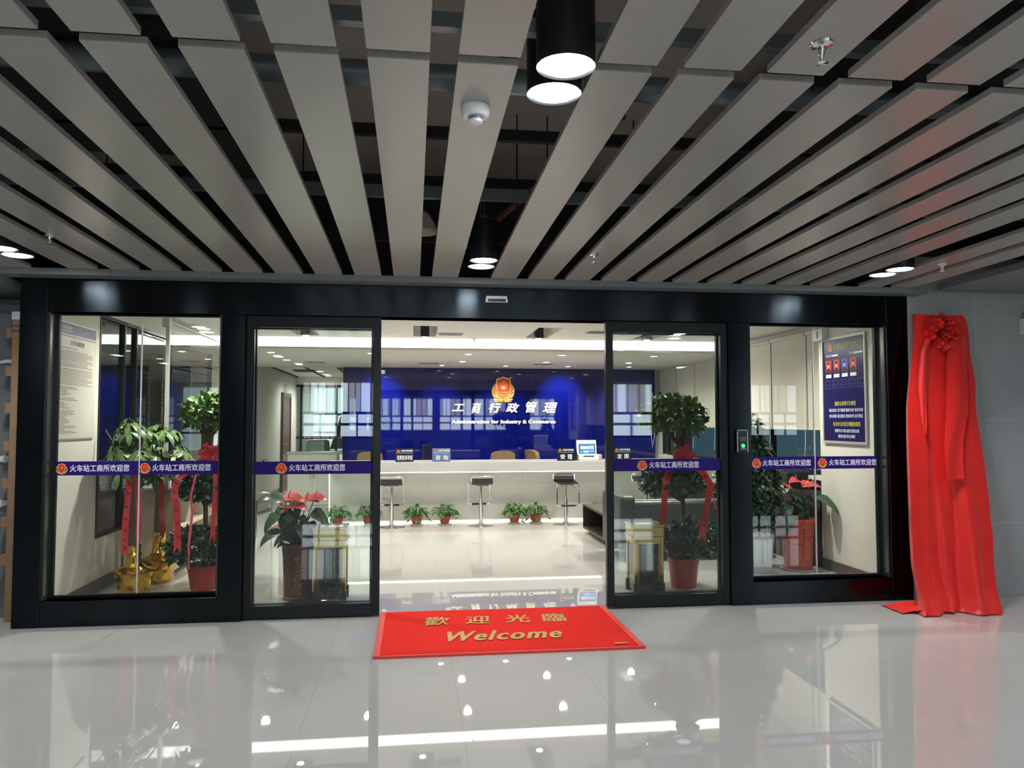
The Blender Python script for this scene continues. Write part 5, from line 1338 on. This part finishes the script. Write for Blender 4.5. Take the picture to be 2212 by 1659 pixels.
struct('ceiling_left_room', MB().box(-3.8, -2.9, 1.1, 5.05, 2.9, 3.0), 'dark')
gs = thing('glass_screen', 'frameless glass screen with steel rail standing on the beige desk', 'glass screen', (-2.44, 2.06, 0.842))
MB().box(-0.005, 0.005, 0.0, 2.0, 0.0, 1.64).build('glass_pane', glass('screen_glass', (0.9, 0.94, 0.93), 1.6, 1.5), gs, False)
MB().box(-0.018, 0.018, -0.04, 0.0, 0.0, 1.66).build('post', 'alu', gs, False, bevel=0.003)
MB().cyl((0, 0.0, 1.66), (0, 2.0, 1.66), 0.014, seg=10).build('top_rail', 'alu', gs)
MB().box(-0.05, 0.02, -0.06, 0.02, 1.60, 1.69).build('pivot_bracket', 'alu', gs, False, bevel=0.004)
t = thing('shelf_desk', 'long beige desk with open shelves behind the topiary, along the left wall', 'desk', (-2.5, 1.78, 0))
mb = MB(); mb.box(-0.236, 0.235, -0.012, 2.75, 0.805, 0.84); mb.build('worktop', 'desktop', t, False, bevel=0.003)
MB().box(-0.23, 0.225, 0, 0.03, 0.0, 0.804).build('side_panel', 'beige', t, False)
MB().box(-0.23, -0.21, 0.03, 2.7, 0.0, 0.804).build('back_panel', 'beige_in', t, False)
for y in (0.62, 1.25, 1.95, 2.67): MB().box(-0.209, 0.225, y, y+0.03, 0.0, 0.804).build('divider', 'beige_in', t, False)
for a, b in ((0.031, 0.619), (0.651, 1.249), (1.281, 1.949), (1.981, 2.669)):
    for z in (0.06, 0.43): MB().box(-0.209, 0.222, a, b, z, z+0.025).build('shelf', 'beige_in', t, False)
tag(MB().box(-2.50, -2.36, 1.86, 2.0, 0.841, 1.0).build('carton', 'white', None, False, (-2.43, 1.93, 0.841), bevel=0.003), 'small white carton on the beige desk behind the ribbons', 'carton')
t = thing('leaflet_stand', 'white leaflet stand on the beige desk under the topiary crown', 'leaflet stand', (-2.33, 2.45, 0.841))
mb = MB(); mb.box(-0.05, 0.05, -0.06, 0.06, 0, 0.01); mb.build('foot', 'white', t, False)
mb = MB(); mb.obox((0, 0.0, 0.13), ((1,0,0),(0,0.97,0.24),(0,-0.24,0.97)), (0.08, 0.006, 0.12)); mb.build('leaflet', 'white', t, False)
t = thing('desk_chair', 'dark desk chair with steel arm by the beige shelves', 'chair', (-1.92, 3.3, 0), 1.4)
mb = MB(); mb.box(-0.22, 0.22, -0.22, 0.22, 0.42, 0.48); mb.build('seat', 'seat', t, False, bevel=0.02)
mb = MB(); mb.box(-0.22, 0.22, 0.20, 0.25, 0.50, 0.88); mb.build('backrest', 'seat', t, False, bevel=0.02)
for s_ in (-1, 1):
    mb = MB(); mb.tube([(s_*0.25, -0.22, 0.0), (s_*0.25, -0.22, 0.60), (s_*0.25, -0.18, 0.64), (s_*0.25, 0.18, 0.64), (s_*0.25, 0.24, 0.58), (s_*0.25, 0.24, 0.0)], 0.012, 8); mb.build('leg', 'chrome', t)
mb = MB(); mb.tube([(-0.25, -0.1, 0.41), (0.25, -0.1, 0.41)], 0.01, 6); mb.build('stretcher', 'chrome', t)

# ================================================================== RIGHT SIDE: WINDOW, BLINDS, FURNITURE
wr = sthing('window_8', 'window behind the roller blinds in the right wall', 'window', (4.46, 0, 0))
mb = MB()
for y in (1.45, 3.2, 4.95, 6.7, 7.2): mb.box(0.02, 0.09, y, y+0.05, 0.9, 2.5)
mb.box(0.02, 0.09, 1.5, 7.2, 0.9, 0.94); mb.box(0.02, 0.09, 1.5, 7.2, 2.46, 2.5)
mb.build('window_frame', 'frame2', wr, False)
for a, b in ((1.501, 3.199), (3.251, 4.949), (5.001, 6.699), (6.751, 7.199)): MB().box(0.05, 0.058, a, b, 0.941, 2.459).build('glass_pane', 'glass', wr, False)
struct('sky_outside_right', MB().box(5.4, 5.5, 0.5, 8.5, 0, 2.9), 'teal')
MB().box(-0.14, 0.02, 1.45, 7.25, 0.86, 0.90).build('window_sill', 'wall', wr, False)
ys = [1.46, 2.06, 2.92, 3.80, 4.66, 5.52, 6.38, 7.24]
for i in range(7):
    t = thing('roller_blind', f'cream roller blind on the right window, {ORD[i+1]} counted from the staff board', 'roller blind', (4.36, (ys[i]+ys[i+1])/2, 1.39), 0, 'cream roller blinds')
    h = (ys[i+1]-ys[i])/2 - 0.012
    MB().box(-0.003, 0.003, -h, h, 0.02, 1.06).build('fabric', 'blind', t, False)
    MB().cyl((0, -h, 1.085), (0, h, 1.085), 0.028, seg=14).build('roller', 'blind', t)
    MB().cyl((0, -h, 0.012), (0, h, 0.012), 0.010, seg=8).build('hem_bar', 'alu', t)
    mb = MB(); mb.tube([(-0.02, -h-0.006, 1.06), (-0.025, -h-0.004, 0.4), (-0.02, -h+0.01, -0.12), (-0.03, -h+0.02, -0.32)], 0.003, 5); mb.build('pull_cord', 'white', t)
mb = MB(); mb.tube([(4.20, 7.22, 2.0), (4.18, 7.20, 1.25), (4.20, 7.2, 1.02), (4.24, 7.2, 1.25), (4.22, 7.22, 2.0)], 0.006, 6)
tag(mb.build('blind_cord', 'white', None, True, (4.2, 7.2, 1.0)), 'looped white blind cord hanging before the blue wall', 'cord')
t = thing('side_cabinet', 'dark brown low cabinet past the right white wall', 'cabinet', (4.25, 1.75, 0))
MB().box(-0.19, 0.20, -0.28, 0.85, 0.0, 0.05).build('plinth', 'black', t, False)
MB().box(-0.20, 0.20, -0.30, 0.87, 0.05, 0.72).build('body', 'wenge', t, False, bevel=0.003)
MB().box(-0.215, 0.205, -0.31, 0.88, 0.72, 0.75).build('top', 'wenge_in', t, False, bevel=0.003)
for a, b in ((-0.29, 0.27), (0.28, 0.86)):
    d_ = MB().box(-0.212, -0.2005, a, b, 0.06, 0.70).build('door', 'wenge', t, False); MB().cyl((-0.225, b-0.05 if a < 0 else a+0.05, 0.40), (-0.225, b-0.05 if a < 0 else a+0.05, 0.52), 0.005, seg=8).build('handle', 'chrome', d_)
t = thing('box_printer', 'black printer on the dark brown cabinet', 'printer', (4.25, 2.2, 0.751))
MB().box(-0.17, 0.17, -0.2, 0.2, 0.0, 0.18).build('body', 'black', t, False, bevel=0.012)
MB().box(-0.19, -0.171, -0.14, 0.14, 0.05, 0.058).build('paper_tray', 'alu', t, False)

t = thing('coffee_table', 'dark brown low coffee table with an open end in the lounge', 'coffee table', (2.66, 3.6, 0))
MB().box(-0.30, 0.30, -0.50, 0.46, 0.0, 0.06).build('plinth', 'black', t, False)
mb = MB(); mb.box(-0.385, 0.385, -0.62, 0.60, 0.06, 0.09); mb.build('bottom_board', 'wenge', t, False, bevel=0.002)
mb = MB(); mb.box(-0.385, 0.385, -0.62, 0.60, 0.355, 0.385); mb.build('tabletop', 'wenge', t, False, bevel=0.002)
for y in (-0.62, 0.575): MB().box(-0.385, 0.385, y, y+0.025, 0.0901, 0.3549).build('end_panel', 'wenge', t, False)
MB().box(-0.012, 0.012, -0.594, 0.574, 0.0901, 0.3549).build('inner_panel', 'wenge_in', t, False)

def sofa(x, y, rz, L, label):
    t = thing('sofa', label, 'sofa', (x, y, 0), rz)
    # faces +y, back toward -y
    mb = MB(); mb.box(-L/2, L/2, -0.40, -0.22, 0.12, 0.64); mb.build('backrest', 'leather', t, False, bevel=0.03)
    mb = MB(); mb.tube([(-L/2+0.02, -0.31, 0.642), (L/2-0.02, -0.31, 0.642)], 0.012, 8); mb.build('piping', 'sofa_trim', t)
    for s_ in (-1, 1):
        MB().box(s_*(L/2-0.075)-0.085, s_*(L/2-0.075)+0.085, -0.42, 0.40, 0.12, 0.70 if s_ < 0 else 0.62).build('armrest', 'leather', t, False, bevel=0.04)
    MB().box(-L/2+0.17, L/2-0.17, -0.215, 0.38, 0.12, 0.32).build('seat_base', 'leather', t, False, bevel=0.02)
    n_ = 2 if L > 1.2 else 1; ww = (L-0.35)/n_
    for k in range(n_): MB().box(-L/2+0.175+ww*k+0.004, -L/2+0.175+ww*(k+1)-0.004, -0.215, 0.41, 0.321, 0.44).build('seat_cushion', 'leather', t, False, bevel=0.03)
    for sx in (-1, 1):
        for sy in (-1, 1): MB().cyl((sx*(L/2-0.06), sy*0.34, 0.0), (sx*(L/2-0.07), sy*0.33, 0.13), 0.016, 0.024, seg=10).build('leg', 'black', t)
sofa(3.02, 2.36, 0.0, 1.66, 'charcoal leather sofa seen from behind through the right door')
sofa(3.75, 4.02, pi/2, 1.0, 'dark leather armchair by the blinds, beyond the sofa')

# ================================================================== BACK OFFICE (deep left)
pt = thing('glass_partition', 'glazed office partition with dark posts at the deep left', 'partition', (-1.8, 12.8, 0))
mb = MB(); mb.box(-0.95, 1.0, 0, 0.08, 0.06, 0.70); mb.build('low_panel', 'wall', pt, False)
mb = MB(); mb.box(-0.95, 1.0, -0.01, 0.08, 0.0, 0.06); mb.build('skirting', 'skirt', pt, False)
mb = MB(); mb.box(-0.95, 1.0, 0, 0.08, 2.36, 2.549); mb.build('header_panel', 'ceil', pt, False)
for x in (-0.86, -0.04, 0.86): MB().box(x, x+0.05, -0.01, 0.07, 0.701, 2.30).build('post', 'frame2', pt, False)
MB().box(-0.95, 1.0, -0.01, 0.07, 2.301, 2.359).build('top_rail', 'frame2', pt, False)
for a, b in ((-0.809, -0.041), (0.011, 0.859)): MB().box(a, b, 0.03, 0.038, 0.701, 2.30).build('glass_pane', 'glass', pt, False)
bd = MB().rect(-0.95, 1.0, 1.07, 1.135, front(0.029), 0, 0.001).build('logo_band', 'sign_dark', pt, False)
for k in range(8):
    small_emblem(bd, front(0.028), -0.75+0.21*k, 1.103, 0.04); MB().text('工商行政管理', front(0.028), -0.72+0.21*k, -0.60+0.21*k, 1.09, 1.117, 0.002).build('lettering', 'white_ink', bd, False)
mb = MB()
for i in range(52): mb.add([(-0.95, 0.10, 0.74+0.03*i), (-0.95, 0.118, 0.75+0.03*i), (-0.30, 0.118, 0.75+0.03*i), (-0.30, 0.10, 0.74+0.03*i)], [(0, 1, 2, 3)])
b_ = mb.build('venetian_blind', 'venetian_pale', pt, False); sd = b_.modifiers.new('Solidify', 'SOLIDIFY'); sd.thickness = 0.001
wf = sthing('window_9', 'daylit curtained window of the back office', 'window', (-1.6, 15.78, 0.7))
rnd = random.Random(2); mb = MB(); x = -1.1
while x < 2.2:
    wd = rnd.uniform(0.1, 0.25); mb.add([(x, -0.02-0.03*rnd.random(), 0), (x+wd*0.9, -0.02-0.03*rnd.random(), 0), (x+wd*0.9, -0.03, 1.7), (x, -0.03, 1.7)], [(0, 1, 2, 3)]); x += wd
c_ = mb.build('curtain', 'curtain', wf, False); sd = c_.modifiers.new('Solidify', 'SOLIDIFY'); sd.thickness = 0.004
for z in (0.45, 0.95): MB().box(-1.1, 2.2, -0.12, -0.08, z, z+0.06).build('glazing_bar', 'galv', wf, False)
t = thing('interior_door', 'red brown door in the white wall at the deep left', 'door', (XL, 10.65, 0))
MB().box(0.0, 0.06, 0.0, 0.09, 0, 2.02).build('jamb', 'skirt', t, False); MB().box(0.0, 0.06, 0.95, 1.04, 0, 2.02).build('jamb', 'door_brown', t, False); MB().box(0.0, 0.06, 0.0, 1.04, 2.02, 2.10).build('lintel', 'skirt', t, False)
d_ = MB().box(0.0, 0.045, 0.091, 0.949, 0.005, 2.019).build('door_leaf', 'door_brown', t, False)
MB().cyl((0.045, 0.18, 1.0), (0.10, 0.18, 1.0), 0.02, seg=12).build('door_knob', 'chrome', d_)
tag(MB().box(XL, XL+0.012, 11.1, 11.35, 2.14, 2.28).build('door_plate', 'white', None, False, (XL, 11.2, 2.14)), 'small white name plate above the red brown door', 'name plate')
t = thing('exit_sign', 'small green lit exit sign low on the white wall at the deep left', 'exit sign', (XL, 8.9, 0.62))
MB().rect(-0.17, 0.17, 0, 0.16, leftwall(0), 0.0, 0.02).build('housing', 'black', t, False)
mb = MB(); f = leftwall(0); mb.disc(-0.055, 0.125, 0.013, f, 0.02, 0.022, 10); mb.poly([(-0.09, 0.10), (-0.04, 0.112), (-0.02, 0.09), (-0.045, 0.08), (-0.03, 0.05), (-0.05, 0.02), (-0.065, 0.02), (-0.055, 0.05), (-0.08, 0.06), (-0.105, 0.03), (-0.115, 0.035), (-0.09, 0.075)], f, 0.02, 0.022)
mb.poly([(0.02, 0.07), (0.09, 0.07), (0.09, 0.05), (0.13, 0.08), (0.09, 0.11), (0.09, 0.09), (0.02, 0.09)], f, 0.02, 0.022); mb.build('pictogram', 'green_lit', t, False)
t = thing('low_cabinet', 'cream low cabinet behind the left end of the counter', 'cabinet', (-1.72, 7.9, 0))
MB().box(-0.42, 0.42, -0.2, 0.2, 0.0, 0.93).build('body', 'counter', t, False, bevel=0.004)
MB().box(-0.44, 0.50, -0.22, 0.22, 0.93, 0.96).build('top', 'countertop', t, False, bevel=0.003)
for s_ in (-1, 1):
    d_ = MB().box(s_*0.21-0.205, s_*0.21+0.205, -0.215, -0.2005, 0.05, 0.90).build('door', 'counter', t, False); MB().cyl((s_*0.03, -0.225, 0.5), (s_*0.03, -0.225, 0.62), 0.006, seg=8).build('handle', 'chrome', d_)
for i, (x, y, lab) in enumerate(((-2.42, 13.35, 'dark office chair back seen through the far partition, left'), (-2.25, 14.1, 'dark office chair back seen through the far partition, second from left'))):
    office_chair(x, y, 0.3*i, lab, 'seat')
# unclear dark silhouette behind the far glass, given a coat stand's shape
t = thing('silhouette_stand', 'unclear dark silhouette shaped as a coat on a stand, behind the far glass partition', 'coat stand', (-1.72, 13.6, 0))
MB().cyl((0, 0, 0), (0, 0, 1.75), 0.02, seg=10).build('pole', 'black', t)
MB().lathe([(0, 0), (0.2, 0), (0.18, 0.03), (0, 0.04)], cap=False).build('base', 'black', t)
mb = MB(); mb.grid(lambda u, v: Vector(((0.06+0.22*v)*cos(2*pi*u)*(1.15), 0.16*(0.4+0.6*v)*sin(2*pi*u), 1.62-0.80*v+0.02*sin(8*u))), 20, 8, wrap=True); mb.build('coat', 'seat', t)
